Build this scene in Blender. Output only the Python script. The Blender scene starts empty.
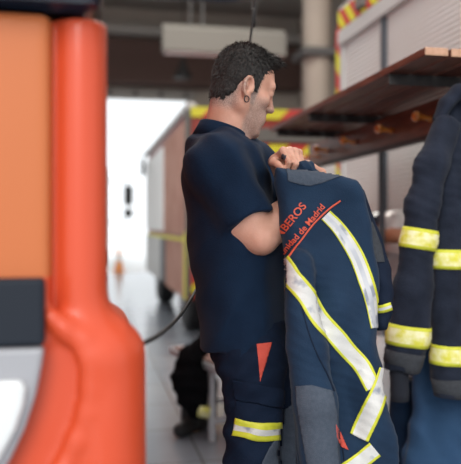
import bpy, math, random
import numpy as np
from mathutils import Vector, Matrix
from mathutils.bvhtree import BVHTree

random.seed(4)
C = bpy.context.scene.collection
F = 700.0                       # focal length in pixels of the 461 px wide frame
CAMZ = 1.23
TH = math.atan((230.5 - 85.0) / F)   # the hall runs off to the left of the view axis
CT, ST = math.cos(TH), math.sin(TH)

# ------------------------------------------------------------------ camera
cam_d = bpy.data.cameras.new('camera')
cam = bpy.data.objects.new('camera', cam_d); C.objects.link(cam)
cam.location = (0, 0, CAMZ); cam.rotation_euler = (math.pi/2, 0, 0)
cam_d.sensor_fit = 'HORIZONTAL'; cam_d.sensor_width = 36.0
cam_d.lens = F / 461.0 * 36.0
cam_d.shift_y = -7.0 / 464.0
cam_d.clip_start = 0.05; cam_d.clip_end = 300
cam_d.dof.use_dof = True; cam_d.dof.focus_distance = 1.72; cam_d.dof.aperture_fstop = 2.5
bpy.context.scene.camera = cam

# ------------------------------------------------------------------ world, lights, exposure
w = bpy.data.worlds.new('sky'); bpy.context.scene.world = w; w.use_nodes = True
bg = w.node_tree.nodes['Background']
bg.inputs[0].default_value = (0.93, 0.97, 1.0, 1); bg.inputs[1].default_value = 1.45

def area(name, loc, rot, sx, sy, power, col=(1, 1, 1)):
    l = bpy.data.lights.new(name, 'AREA'); l.shape = 'RECTANGLE'; l.size = sx; l.size_y = sy
    l.energy = power; l.color = col
    o = bpy.data.objects.new(name, l); C.objects.link(o); o.location = loc; o.rotation_euler = rot
    return o
sun = bpy.data.lights.new('soft_sun', 'SUN'); sun.energy = 2.3; sun.angle = math.radians(30); sun.color = (1.0, 0.97, 0.93)
so = bpy.data.objects.new('soft_sun', sun); C.objects.link(so)
so.rotation_euler = Vector((0.16, 0.90, -0.50)).to_track_quat('-Z', 'Y').to_euler()
area('ceiling_fill', (0.6, 3.0, 6.3), (0, 0, TH), 3.0, 6.0, 150, (1.0, 0.96, 0.9))  # added overhead fill for the interior, not a visible fixture
area('far_ceiling_fill', (0.0, 9.0, 6.5), (0, 0, TH), 4.0, 4.0, 420, (1.0, 0.94, 0.86))  # added fill that brightens the far end and back wall
vs = bpy.context.scene.view_settings
vs.view_transform = 'Standard'; vs.look = 'None'; vs.exposure = 0.0; vs.gamma = 1.0; vs.use_curve_mapping = False

# ------------------------------------------------------------------ small helpers
def at(px, py, d):
    return Vector(((px - 230.5) * d / F, d, CAMZ - (py - 225.0) * d / F))
def aisle(px, L):                # v (distance down the hall) of the plane at offset L
    y = F * L / (CT * (px - 85.0)); return (y - L * ST) / CT
def aisle_p(px, py, v):          # (L, z) in the hall frame at distance v
    L = v * math.tan(math.atan((px - 230.5) / F) + TH); y = v * CT + L * ST
    return L, CAMZ - (py - 225.0) * y / F
def zat(py, d): return CAMZ - (py - 225.0) * d / F
def rotA(L, v, z): return Vector((L*CT - v*ST, v*CT + L*ST, z))

def tag(o, label=None, cat=None, group=None, kind=None):
    if label: o['label'] = label
    if cat: o['category'] = cat
    if group: o['group'] = group
    if kind: o['kind'] = kind
    return o
def empty(name, loc=(0, 0, 0), rz=0.0, **k):
    o = bpy.data.objects.new(name, None); C.objects.link(o); o.location = loc; o.rotation_euler = (0, 0, rz)
    o.empty_display_size = 0.05
    return tag(o, **k)
def mesh_obj(name, verts, faces, mats, parent=None, fm=None, smooth=False, rz=0.0, loc=(0, 0, 0)):
    used = sorted({i for f in faces for i in f}); mp = {a: b for b, a in enumerate(used)}
    verts = [verts[i] for i in used]; faces = [tuple(mp[i] for i in f) for f in faces]
    me = bpy.data.meshes.new(name); me.from_pydata([tuple(v) for v in verts], [], faces)
    if not isinstance(mats, (list, tuple)): mats = [mats]
    for m in mats: me.materials.append(m)
    if fm is not None: me.polygons.foreach_set('material_index', list(fm))
    if smooth: me.polygons.foreach_set('use_smooth', [True]*len(me.polygons))
    me.update()
    o = bpy.data.objects.new(name, me); C.objects.link(o)
    o.rotation_euler = (0, 0, rz); o.location = loc
    if parent: o.parent = parent
    return o

class MB:
    """collects shapes for one mesh object"""
    def __init__(s): s.v = []; s.f = []; s.m = []; s.mi = 0
    def add(s, vs, fs):
        n = len(s.v); s.v += [Vector(v) for v in vs]; s.f += [tuple(i+n for i in f) for f in fs]; s.m += [s.mi]*len(fs)
    def box(s, a, b):
        x0, y0, z0 = a; x1, y1, z1 = b
        s.add([(x0,y0,z0),(x1,y0,z0),(x1,y1,z0),(x0,y1,z0),(x0,y0,z1),(x1,y0,z1),(x1,y1,z1),(x0,y1,z1)],
              [(0,3,2,1),(4,5,6,7),(0,1,5,4),(1,2,6,5),(2,3,7,6),(3,0,4,7)])
        return s
    def prism(s, pts, axis, a, b):   # pts 2D, extruded along axis 0/1/2 from a to b
        def mk(p, t):
            q = list(p); q.insert(axis, t); return q
        n = len(pts)
        s.add([mk(p, a) for p in pts] + [mk(p, b) for p in pts],
              [tuple(range(n))[::-1], tuple(range(n, 2*n))] + [(i, (i+1) % n, n+(i+1) % n, n+i) for i in range(n)])
        return s
    def tube(s, pts, r, n=10, cap=True):
        pts = [Vector(p) for p in pts]; rs = r if isinstance(r, (list, tuple)) else [r]*len(pts)
        base = len(s.v); t0 = (pts[1]-pts[0]).normalized()
        u = t0.orthogonal().normalized(); vs_ = []; fs = []
        for i, p in enumerate(pts):
            t = (pts[min(i+1, len(pts)-1)] - pts[max(i-1, 0)]).normalized()
            u = (u - t*u.dot(t)).normalized(); w_ = t.cross(u)
            for k in range(n):
                a = 2*math.pi*k/n; vs_.append(p + (u*math.cos(a) + w_*math.sin(a))*rs[i])
        for i in range(len(pts)-1):
            for k in range(n):
                fs.append((i*n+k, i*n+(k+1) % n, (i+1)*n+(k+1) % n, (i+1)*n+k))
        if cap: fs.append(tuple(range(n))[::-1]); fs.append(tuple((len(pts)-1)*n+k for k in range(n)))
        s.add(vs_, fs); return s
    def lathe(s, prof, origin, axis, n=20):  # prof [(dist, r)]
        o = Vector(origin); a = Vector(axis).normalized()
        return s.tube([o + a*d for d, r in prof], [max(r, 1e-4) for d, r in prof], n) if False else s._lathe(prof, o, a, n)
    def _lathe(s, prof, o, a, n):
        u = a.orthogonal().normalized(); w_ = a.cross(u); vs_ = []; fs = []
        for d, r in prof:
            for k in range(n):
                t = 2*math.pi*k/n; vs_.append(o + a*d + (u*math.cos(t) + w_*math.sin(t))*max(r, 1e-4))
        for i in range(len(prof)-1):
            for k in range(n): fs.append((i*n+k, i*n+(k+1) % n, (i+1)*n+(k+1) % n, (i+1)*n+k))
        fs.append(tuple(range(n))[::-1]); fs.append(tuple((len(prof)-1)*n+k for k in range(n)))
        s.add(vs_, fs); return s
    def build(s, name, mats, parent=None, rz=0.0, loc=(0,0,0), smooth=False, bevel=0.0, seg=2):
        o = mesh_obj(name, s.v, s.f, mats, parent, s.m, smooth, rz, loc)
        if bevel > 0:
            m = o.modifiers.new('bevel', 'BEVEL'); m.width = bevel; m.segments = seg; m.limit_method = 'ANGLE'; m.angle_limit = 0.6
        return o

def spline(pts, n=8):
    pts = [np.array(p, float) for p in pts]; out = []
    P = [2*pts[0]-pts[1]] + pts + [2*pts[-1]-pts[-2]]
    for i in range(1, len(P)-2):
        for k in range(n):
            t = k/n; a, b, c, d = P[i-1], P[i], P[i+1], P[i+2]
            out.append(0.5*((2*b) + (-a+c)*t + (2*a-5*b+4*c-d)*t*t + (-a+3*b-3*c+d)*t**3))
    out.append(pts[-1]); return out

# ------------------------------------------------------------------ materials
def mat(name, col, rough=0.6, metal=0.0, col2=None, scale=8.0, bump=0.0, bscale=60.0, spec=0.5, coat=0.0, sss=0.0,
        stretch=(1, 1, 1), emit=0.0, mixlo=0.35, mixhi=0.65, sheen=0.0, detail=4.0):
    m = bpy.data.materials.new(name); m.use_nodes = True; nt = m.node_tree; p = nt.nodes['Principled BSDF']
    p.inputs['Base Color'].default_value = (*col, 1); p.inputs['Roughness'].default_value = rough
    p.inputs['Metallic'].default_value = metal; p.inputs['Specular IOR Level'].default_value = spec
    p.inputs['Coat Weight'].default_value = coat; p.inputs['Coat Roughness'].default_value = 0.08
    if sheen: p.inputs['Sheen Weight'].default_value = sheen
    if sss:
        p.inputs['Subsurface Weight'].default_value = sss
        p.inputs['Subsurface Radius'].default_value = (0.012, 0.004, 0.002); p.inputs['Subsurface Scale'].default_value = 1.0
    if emit:
        p.inputs['Emission Color'].default_value = (*col, 1); p.inputs['Emission Strength'].default_value = emit
    if col2 is not None or bump:
        tc = nt.nodes.new('ShaderNodeTexCoord'); mp = nt.nodes.new('ShaderNodeMapping'); mp.inputs['Scale'].default_value = stretch
        nt.links.new(tc.outputs['Object'], mp.inputs['Vector'])
    if col2 is not None:
        n = nt.nodes.new('ShaderNodeTexNoise'); n.inputs['Scale'].default_value = scale; n.inputs['Detail'].default_value = detail
        r = nt.nodes.new('ShaderNodeValToRGB'); r.color_ramp.elements[0].position = mixlo; r.color_ramp.elements[1].position = mixhi
        r.color_ramp.elements[0].color = (*col, 1); r.color_ramp.elements[1].color = (*col2, 1)
        nt.links.new(mp.outputs[0], n.inputs['Vector']); nt.links.new(n.outputs[0], r.inputs[0]); nt.links.new(r.outputs[0], p.inputs['Base Color'])
    if bump:
        n2 = nt.nodes.new('ShaderNodeTexNoise'); n2.inputs['Scale'].default_value = bscale; n2.inputs['Detail'].default_value = 3
        b = nt.nodes.new('ShaderNodeBump'); b.inputs['Strength'].default_value = bump; b.inputs['Distance'].default_value = 0.004
        nt.links.new(mp.outputs[0], n2.inputs['Vector']); nt.links.new(n2.outputs[0], b.inputs['Height']); nt.links.new(b.outputs[0], p.inputs['Normal'])
    return m

M = {}
M['navy'] = mat('navy_cotton', (0.0048, 0.0145, 0.036), 0.85, col2=(0.007, 0.020, 0.047), scale=14, bump=0.35, bscale=300, spec=0.12, sheen=0.04)
M['trouser'] = mat('dark_navy_twill', (0.005, 0.010, 0.024), 0.88, col2=(0.0075, 0.015, 0.034), scale=10, bump=0.35, bscale=260, spec=0.12)
M['jacket'] = mat('blue_navy_shell', (0.0075, 0.022, 0.050), 0.8, col2=(0.0105, 0.030, 0.064), scale=9, bump=0.3, bscale=320, spec=0.2, sheen=0.05)
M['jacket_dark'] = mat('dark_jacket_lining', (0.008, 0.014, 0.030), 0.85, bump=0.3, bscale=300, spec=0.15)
M['greypatch'] = mat('grey_reinforcement_fabric', (0.058, 0.074, 0.100), 0.85, col2=(0.072, 0.088, 0.116), scale=120, bump=0.5, bscale=500, spec=0.15)
M['coat'] = mat('charcoal_turnout_cloth', (0.010, 0.0135, 0.024), 0.85, col2=(0.016, 0.021, 0.036), scale=18, bump=0.6, bscale=220, spec=0.15, sheen=0.05)
M['coatcuff'] = mat('grey_cuff_cloth', (0.027, 0.030, 0.037), 0.9, col2=(0.038, 0.042, 0.05), scale=100, bump=0.6, bscale=400)
M['wrist'] = mat('knitted_wristlet', (0.012, 0.015, 0.024), 0.95, bump=0.8, bscale=400)
M['blue'] = mat('mid_blue_workwear', (0.022, 0.058, 0.125), 0.8, col2=(0.034, 0.082, 0.165), scale=6, bump=0.5, bscale=250, spec=0.2)
M['silver'] = mat('silver_reflective_tape', (0.60, 0.595, 0.57), 0.45, metal=0.0, col2=(0.27, 0.29, 0.34), scale=15, mixlo=0.56, mixhi=0.64, spec=0.6, bump=0.2, bscale=200)
M['greytape'] = mat('grey_reflective_centre', (0.40, 0.42, 0.46), 0.4, col2=(0.56, 0.57, 0.60), scale=20, spec=0.6)
M['creamtape'] = mat('worn_silver_tape', (0.66, 0.62, 0.05), 0.5, col2=(0.84, 0.80, 0.50), scale=34, bump=0.5, bscale=300)
M['yellow'] = mat('fluorescent_yellow_tape', (0.52, 0.53, 0.025), 0.6, col2=(0.62, 0.62, 0.05), scale=50)
M['orange_print'] = mat('orange_print', (0.62, 0.085, 0.04), 0.6)
M['redpatch'] = mat('coral_red_insert', (0.55, 0.07, 0.045), 0.75, bump=0.3, bscale=300)
M['hair'] = mat('dark_greying_hair', (0.008, 0.0065, 0.006), 0.55, col2=(0.05, 0.043, 0.038), scale=160, mixlo=0.48, mixhi=0.75, spec=0.35, bump=0.6, bscale=500)
M['hairstrand'] = mat('hair_strands', (0.007, 0.006, 0.0055), 0.5, col2=(0.045, 0.038, 0.034), scale=45, mixlo=0.5, mixhi=0.75)
M['white_eye'] = mat('eye_white', (0.7, 0.66, 0.62), 0.2)
M['iris'] = mat('dark_iris', (0.03, 0.015, 0.008), 0.2)
M['mark_tone'] = mat('grey_blue_mark', (0.05, 0.055, 0.07), 0.6)
M['metal_dark'] = mat('dark_steel', (0.05, 0.05, 0.055), 0.35, metal=0.8)
M['black'] = mat('black_painted_steel', (0.012, 0.012, 0.014), 0.5, col2=(0.03, 0.028, 0.027), scale=40, bump=0.3)
M['rubber'] = mat('black_rubber', (0.010, 0.010, 0.011), 0.6)
M['truck'] = mat('orange_red_gloss_paint', (0.56, 0.066, 0.022), 0.40, coat=0.15, spec=0.35)
M['truckpanel'] = mat('orange_panel_paint', (0.47, 0.128, 0.038), 0.45, coat=0.08, spec=0.3)
M['bumper'] = mat('charcoal_plastic', (0.011, 0.015, 0.023), 0.65, spec=0.25)
M['glassdark'] = mat('dark_windscreen', (0.012, 0.02, 0.036), 0.2, coat=0.3)
M['lampgrey'] = mat('grey_lamp_surround', (0.30, 0.30, 0.32), 0.5)
M['lampwhite'] = mat('white_lamp_lens', (0.62, 0.63, 0.63), 0.2, coat=0.5)
M['woodside'] = mat('reddish_varnished_wood', (0.075, 0.023, 0.013), 0.42, col2=(0.16, 0.052, 0.030), scale=7, stretch=(8, 1, 8), bump=0.3, bscale=30)
M['woodrail'] = mat('dark_varnished_rail', (0.085, 0.024, 0.010), 0.35, col2=(0.17, 0.055, 0.022), scale=6, stretch=(8, 1, 8), coat=0.3)
M['woodend'] = mat('bare_wood_end_grain', (0.42, 0.235, 0.15), 0.7, col2=(0.52, 0.31, 0.21), scale=60)
M['peg'] = mat('amber_lacquered_wood', (0.66, 0.22, 0.03), 0.22, col2=(0.76, 0.30, 0.05), scale=30, coat=0.8)
M['shutter'] = mat('pale_aluminium_shutter', (0.70, 0.70, 0.68), 0.5, metal=0.0, col2=(0.71, 0.715, 0.70), scale=4)
M['rail'] = mat('light_grey_rail', (0.50, 0.50, 0.49), 0.45)
M['slot'] = mat('dark_channel', (0.06, 0.07, 0.085), 0.5)
M['farred'] = mat('reflection_washed_red', (0.42, 0.23, 0.18), 0.85, col2=(0.50, 0.30, 0.24), scale=3, spec=0.1)  # glossy red with the washed-out outdoor reflection painted into the colour
M['darkred'] = mat('deep_red_paint', (0.28, 0.035, 0.022), 0.4)
M['chev_y'] = mat('chevron_yellow', (0.66, 0.62, 0.03), 0.5)
M['chev_r'] = mat('chevron_red', (0.52, 0.05, 0.04), 0.5)
M['white'] = mat('white_paint', (0.80, 0.80, 0.79), 0.5)
M['greybench'] = mat('pale_grey_steel', (0.50, 0.52, 0.55), 0.4)
M['benchwood'] = mat('red_brown_bench_slats', (0.16, 0.06, 0.045), 0.5)
M['wall'] = mat('tan_grey_concrete', (0.37, 0.33, 0.285), 0.9, col2=(0.42, 0.375, 0.325), scale=0.8)
M['brownband'] = mat('dark_brown_steel', (0.085, 0.046, 0.037), 0.7)
M['beam'] = mat('grey_steel_beam', (0.33, 0.32, 0.30), 0.7)
M['darkbeam'] = mat('dark_steel_pipe', (0.07, 0.07, 0.072), 0.6)
M['ceil'] = mat('ceiling_paint', (0.35, 0.33, 0.30), 0.9)
M['floor'] = mat('glossy_grey_floor', (0.24, 0.275, 0.32), 0.18, col2=(0.29, 0.325, 0.36), scale=1.6, spec=0.6)
M['ground'] = mat('pale_yard_concrete', (0.78, 0.78, 0.77), 0.8, col2=(0.84, 0.84, 0.83), scale=1)
M['indicator'] = mat('orange_indicator_lens', (0.85, 0.33, 0.08), 0.3)
M['helmetwhite'] = mat('white_helmet_shell', (0.72, 0.70, 0.68), 0.25, coat=0.6)
M['blackcloth'] = mat('black_cloth', (0.004, 0.004, 0.005), 0.95, spec=0.08)
M['tan'] = mat('orange_tan_leather', (0.50, 0.23, 0.13), 0.6)
M['visor'] = mat('dark_blue_visor', (0.02, 0.035, 0.06), 0.15, coat=0.6)
M['lightgrey_fix'] = mat('light_grey_enamel', (0.15, 0.146, 0.133), 0.7, spec=0.2)

# floor: large tiles with thin joints
def floor_mat(m):
    nt = m.node_tree; p = nt.nodes['Principled BSDF']; ramp = [n for n in nt.nodes if n.type == 'VALTORGB'][0]
    tc = [n for n in nt.nodes if n.type == 'TEX_COORD'][0]
    br = nt.nodes.new('ShaderNodeTexBrick'); br.offset = 0; br.inputs['Scale'].default_value = 1.0
    br.inputs['Brick Width'].default_value = 0.6; br.inputs['Row Height'].default_value = 0.6; br.inputs['Mortar Size'].default_value = 0.006
    br.inputs['Color1'].default_value = (1, 1, 1, 1); br.inputs['Color2'].default_value = (0.9, 0.92, 0.95, 1); br.inputs['Mortar'].default_value = (0.45, 0.42, 0.4, 1)
    mx = nt.nodes.new('ShaderNodeMixRGB'); mx.blend_type = 'MULTIPLY'; mx.inputs[0].default_value = 1
    nt.links.new(tc.outputs['Object'], br.inputs['Vector']); nt.links.new(ramp.outputs[0], mx.inputs[1]); nt.links.new(br.outputs[0], mx.inputs[2])
    nt.links.new(mx.outputs[0], p.inputs['Base Color'])
floor_mat(M['floor'])

# skin with a greying stubble zone (attribute) and slight blotchiness
def skin_mat():
    m = mat('skin', (0.55, 0.285, 0.20), 0.5, col2=(0.66, 0.36, 0.265), scale=22, sss=0.12, spec=0.35, bump=0.25, bscale=350)
    nt = m.node_tree; p = nt.nodes['Principled BSDF']; ramp = [n for n in nt.nodes if n.type == 'VALTORGB'][0]
    a = nt.nodes.new('ShaderNodeAttribute'); a.attribute_name = 'stubble'
    n = nt.nodes.new('ShaderNodeTexNoise'); n.inputs['Scale'].default_value = 420; n.inputs['Detail'].default_value = 2
    tc = [q for q in nt.nodes if q.type == 'TEX_COORD'][0]; nt.links.new(tc.outputs['Object'], n.inputs['Vector'])
    r = nt.nodes.new('ShaderNodeValToRGB'); r.color_ramp.elements[0].position = .42; r.color_ramp.elements[1].position = .6
    r.color_ramp.elements[0].color = (0.17, 0.14, 0.125, 1); r.color_ramp.elements[1].color = (0.42, 0.33, 0.29, 1)
    nt.links.new(n.outputs[0], r.inputs[0])
    mx = nt.nodes.new('ShaderNodeMixRGB'); nt.links.new(a.outputs['Fac'], mx.inputs[0])
    nt.links.new(ramp.outputs[0], mx.inputs[1]); nt.links.new(r.outputs[0], mx.inputs[2]); nt.links.new(mx.outputs[0], p.inputs['Base Color'])
    return m
M['skin'] = skin_mat()

# ------------------------------------------------------------------ implicit surfaces -> one smooth mesh
class Vol:
    def __init__(s, xs, ys, zs):
        s.ax = [np.asarray(a, np.float32) for a in (xs, ys, zs)]
        s.D = np.full([len(a) for a in s.ax], 0.25, np.float32)
    def sub(s, lo, hi):
        sl = []
        for a, l, h in zip(s.ax, lo, hi):
            i = max(int(np.searchsorted(a, l)) - 1, 0); j = min(int(np.searchsorted(a, h)) + 1, len(a))
            sl.append(slice(i, max(j, i)))
        X = s.ax[0][sl[0]][:, None, None]; Y = s.ax[1][sl[1]][None, :, None]; Z = s.ax[2][sl[2]][None, None, :]
        return tuple(sl), X, Y, Z
    def op(s, fn, lo, hi, k=0.01, mode='u', pad=0.02, cuts=()):
        lo = [l - k - pad for l in lo]; hi = [h + k + pad for h in hi]
        sl, X, Y, Z = s.sub(lo, hi)
        A = s.D[sl]
        if A.size == 0: return
        d = fn(X, Y, Z)
        for p, n in cuts:
            n = Vector(n).normalized()
            d = np.maximum(d, (X-p[0])*n[0] + (Y-p[1])*n[1] + (Z-p[2])*n[2])
        if mode == 'u':
            h = np.clip(0.5 + 0.5*(A-d)/k, 0, 1); s.D[sl] = A*(1-h) + d*h - k*h*(1-h)
        elif mode == 's':
            h = np.clip(0.5 + 0.5*(d+A)/k, 0, 1); h = 1-h if False else np.clip(0.5 - 0.5*(A+d)/k, 0, 1)
            s.D[sl] = A*(1-h) + (-d)*h + k*h*(1-h)
    def cone(s, a, b, ra, rb, k=0.01, mode='u', cuts=(), sc=(1, 1, 1)):
        a = np.array(a, np.float32); b = np.array(b, np.float32); S = np.array(sc, np.float32)
        aS, bS = a/S, b/S; ab = bS-aS; L2 = float(ab@ab) + 1e-12; R = max(ra, rb)
        def fn(X, Y, Z):
            px, py, pz = X/S[0]-aS[0], Y/S[1]-aS[1], Z/S[2]-aS[2]
            t = np.clip((px*ab[0]+py*ab[1]+pz*ab[2])/L2, 0, 1)
            return np.sqrt((px-t*ab[0])**2 + (py-t*ab[1])**2 + (pz-t*ab[2])**2) - (ra+(rb-ra)*t)
        lo = np.minimum(a, b)-R*S; hi = np.maximum(a, b)+R*S
        s.op(fn, lo, hi, k, mode, cuts=cuts)
    def ell(s, c, r, k=0.01, mode='u', R=None, cuts=()):
        c = np.array(c, float); r = np.array(r, float); Rm = np.array(R if R is not None else Matrix.Identity(3), float)
        m = r.min()
        def fn(X, Y, Z):
            x, y, z = X-c[0], Y-c[1], Z-c[2]
            q = [(x*Rm[0, i]+y*Rm[1, i]+z*Rm[2, i])/r[i] for i in range(3)]
            k0 = np.sqrt(q[0]**2+q[1]**2+q[2]**2); k1 = np.sqrt((q[0]/r[0])**2+(q[1]/r[1])**2+(q[2]/r[2])**2) + 1e-9
            return k0*(k0-1)/k1
        e = np.sqrt(((Rm*r[None, :])**2).sum(1))
        s.op(fn, c-e, c+e, k, mode, cuts=cuts)
    def disp(s, fn):
        X = s.ax[0][:, None, None]; Y = s.ax[1][None, :, None]; Z = s.ax[2][None, None, :]
        m = np.abs(s.D) < 0.04
        s.D = np.where(m, s.D - fn(X, Y, Z), s.D).astype(np.float32)
    def mesh(s):
        D = s.D; I = D < 0; nx, ny, nz = D.shape
        cs = np.zeros((nx-1, ny-1, nz-1), np.int8)
        for i in (0, 1):
            for j in (0, 1):
                for k in (0, 1): cs += I[i:nx-1+i, j:ny-1+j, k:nz-1+k]
        act = np.argwhere((cs > 0) & (cs < 8)); n = len(act)
        idx = np.full(cs.shape, -1, np.int64); idx[tuple(act.T)] = np.arange(n)
        acc = np.zeros((n, 3)); cnt = np.zeros(n)
        cor = [(i, j, k) for i in (0, 1) for j in (0, 1) for k in (0, 1)]
        val = {c: D[act[:, 0]+c[0], act[:, 1]+c[1], act[:, 2]+c[2]] for c in cor}
        for c in cor:
            for ax in range(3):
                if c[ax] == 0:
                    c2 = list(c); c2[ax] = 1; c2 = tuple(c2); a, b = val[c], val[c2]
                    mk = (a < 0) != (b < 0); t = np.where(mk, a/np.where(mk, a-b, 1), 0)
                    for q in range(3):
                        acc[:, q] += np.where(mk, c[q] + (t if q == ax else 0), 0)
                    cnt += mk
        acc /= cnt[:, None]
        V = np.empty((n, 3))
        for q in range(3):
            a = s.ax[q]; V[:, q] = a[act[:, q]] + acc[:, q]*(a[act[:, q]+1]-a[act[:, q]])
        Q = []
        for ax in range(3):
            o = [0, 0, 0]; o[ax] = 1
            A = I[:nx-o[0], :ny-o[1], :nz-o[2]]; B = I[o[0]:, o[1]:, o[2]:]
            e = np.argwhere(A != B); u, v = (ax+1) % 3, (ax+2) % 3
            ok = (e[:, u] > 0) & (e[:, v] > 0) & (e[:, u] < cs.shape[u]) & (e[:, v] < cs.shape[v]); e = e[ok]
            def g(du, dv):
                p = e.copy(); p[:, u] -= du; p[:, v] -= dv; return idx[tuple(p.T)]
            q = np.stack([g(1, 1), g(0, 1), g(0, 0), g(1, 0)], 1)
            fl = ~A[tuple(e.T)]; q[fl] = q[fl][:, ::-1]; Q.append(q)
        Q = np.concatenate(Q); Q = Q[(Q >= 0).all(1)]
        return V, Q
def sdf_obj(name, vol, mats, parent=None, fm=None, relax=2):
    V, Q = vol.mesh()
    for _ in range(relax):     # light smoothing of the lattice
        S_ = np.zeros_like(V); c = np.zeros(len(V))
        for i in range(4):
            np.add.at(S_, Q[:, i], V[Q[:, (i+1) % 4]] + V[Q[:, (i+3) % 4]]); np.add.at(c, Q[:, i], 2)
        V = V*0.5 + 0.5*S_/np.maximum(c, 1)[:, None]
    me = bpy.data.meshes.new(name)
    me.vertices.add(len(V)); me.vertices.foreach_set('co', V.astype(np.float32).ravel())
    me.loops.add(len(Q)*4); me.loops.foreach_set('vertex_index', Q.astype(np.int32).ravel())
    me.polygons.add(len(Q)); me.polygons.foreach_set('loop_start', np.arange(0, len(Q)*4, 4, dtype=np.int32))
    if not isinstance(mats, (list, tuple)): mats = [mats]
    for m in mats: me.materials.append(m)
    if fm is not None:
        cen = V[Q].mean(1); me.polygons.foreach_set('material_index', fm(cen).astype(np.int32))
    me.update(calc_edges=True); me.validate()
    me.polygons.foreach_set('use_smooth', np.ones(len(me.polygons), bool))
    o = bpy.data.objects.new(name, me); C.objects.link(o)
    if parent: o.parent = parent
    return o, V, Q
def bvh_of(V, Q): return BVHTree.FromPolygons([tuple(v) for v in V.tolist()], [tuple(q) for q in Q.tolist()])
def lin(a, b, h): return np.arange(a, b+h, h)

def folds(specs):
    """specs: (amp, dir, wavelength, warp amp, warp scale, phase) -> soft cloth folds"""
    def fn(X, Y, Z):
        d = 0
        for amp, dr, wl, wa, ws, ph in specs:
            u = (X*dr[0]+Y*dr[1]+Z*dr[2]); wv = wa*(np.sin(X*ws+ph*1.7)+np.sin(Z*ws*0.8+Y*ws*0.6+ph*2.3))
            m = 0.5+0.5*np.sin(X*9+Z*7.3+Y*5+ph*3.1)
            d = d + amp*m*(np.abs(np.sin((u+wv)*math.pi/wl+ph))**1.5*-1+0.5)
        return d
    return fn
def poly_sdf(pts):
    P = np.array([(p[0], p[1]) for p in pts], float)
    def fn(X, Z):
        X, Z = np.broadcast_arrays(X, Z); d = np.full(X.shape, 1e9); s = np.ones(X.shape)
        n = len(P)
        for i in range(n):
            a, b = P[i], P[i-1]; ex, ez = b-a; wx, wz = X-a[0], Z-a[1]
            t = np.clip((wx*ex+wz*ez)/(ex*ex+ez*ez), 0, 1); bx, bz = wx-ex*t, wz-ez*t
            d = np.minimum(d, bx*bx+bz*bz)
            c1 = Z >= a[1]; c2 = Z < b[1]; c3 = ex*wz > ez*wx
            fl = (c1 & c2 & c3) | (~c1 & ~c2 & ~c3); s = np.where(fl, -s, s)
        return s*np.sqrt(d)
    return fn
def slab(vol, pts_px, depth, t, yc=None, k=0.01, r=None):
    """a soft sheet of cloth cut to an outline, with its own thickness and folds"""
    pts = [(at(p[0], p[1], depth)[0], at(p[0], p[1], depth)[2]) for p in pts_px]; f2 = poly_sdf(pts)
    xs = [p[0] for p in pts]; zs = [p[1] for p in pts]; r = r or t*0.95
    def fn(X, Y, Z):
        d2 = f2(X[:, 0, :], Z[:, 0, :])[:, None, :]
        y0 = depth + (yc(X, Z) if yc else 0)
        qx = d2 + r; qy = np.abs(Y-y0) - (t-r)
        return np.minimum(np.maximum(qx, qy), 0) + np.sqrt(np.maximum(qx, 0)**2+np.maximum(qy, 0)**2) - r
    vol.op(fn, (min(xs), depth-t-0.05, min(zs)), (max(xs), depth+t+0.05, max(zs)), k)

CAM = Vector((0, 0, CAMZ))
def cast(bvh, px, py, off=0.0015):
    d = (at(px, py, 1.0) - CAM).normalized(); loc, nrm, i, dist = bvh.ray_cast(CAM, d, 10)
    if loc is None: return None
    if nrm.dot(d) > 0: nrm = -nrm
    return loc + nrm*off
def biggest(Fs, fm):
    par = {}
    def find(a):
        while par.setdefault(a, a) != a: par[a] = par[par[a]]; a = par[a]
        return a
    for f in Fs:
        for v in f[1:]: par[find(v)] = find(f[0])
    cnt = {}
    for f in Fs: cnt[find(f[0])] = cnt.get(find(f[0]), 0)+1
    if not cnt: return Fs, fm
    b = max(cnt, key=cnt.get); keep = [i for i, f in enumerate(Fs) if find(f[0]) == b]
    return [Fs[i] for i in keep], ([fm[i] for i in keep] if fm is not None else None)
def strip(name, bvh, line, width, cols, mats, parent, off=0.002, n=10, widths=None):
    """tape laid on the cloth along a centreline; cols = material index for each strip across"""
    pts = spline(line, n); W = len(cols); V = []; Fs = []; fm = []
    ws = np.interp(np.linspace(0, 1, len(pts)), np.linspace(0, 1, len(widths)), widths) if widths else [width]*len(pts)
    ok = {}
    for i, p in enumerate(pts):
        t = pts[min(i+1, len(pts)-1)]-pts[max(i-1, 0)]; t = t/np.linalg.norm(t); nn = np.array((-t[1], t[0]))
        for j in range(W+1):
            q = p + nn*(j/W-0.5)*ws[i]; c = cast(bvh, q[0], q[1], off); ok[(i, j)] = len(V) if c is not None else None
            if c is not None: V.append(c)
    for i in range(len(pts)-1):
        for j in range(W):
            q = [ok[(i, j)], ok[(i, j+1)], ok[(i+1, j+1)], ok[(i+1, j)]]
            if None in q: continue
            if max((V[a]-V[b]).length for a in q for b in q) > 0.06: continue
            Fs.append(q); fm.append(cols[j])
    Fs, fm = biggest(Fs, fm)
    o = mesh_obj(name, V, Fs, mats, parent, fm, True)
    m = o.modifiers.new('thickness', 'SOLIDIFY'); m.thickness = 0.0015; m.offset = 0
    return o
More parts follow.
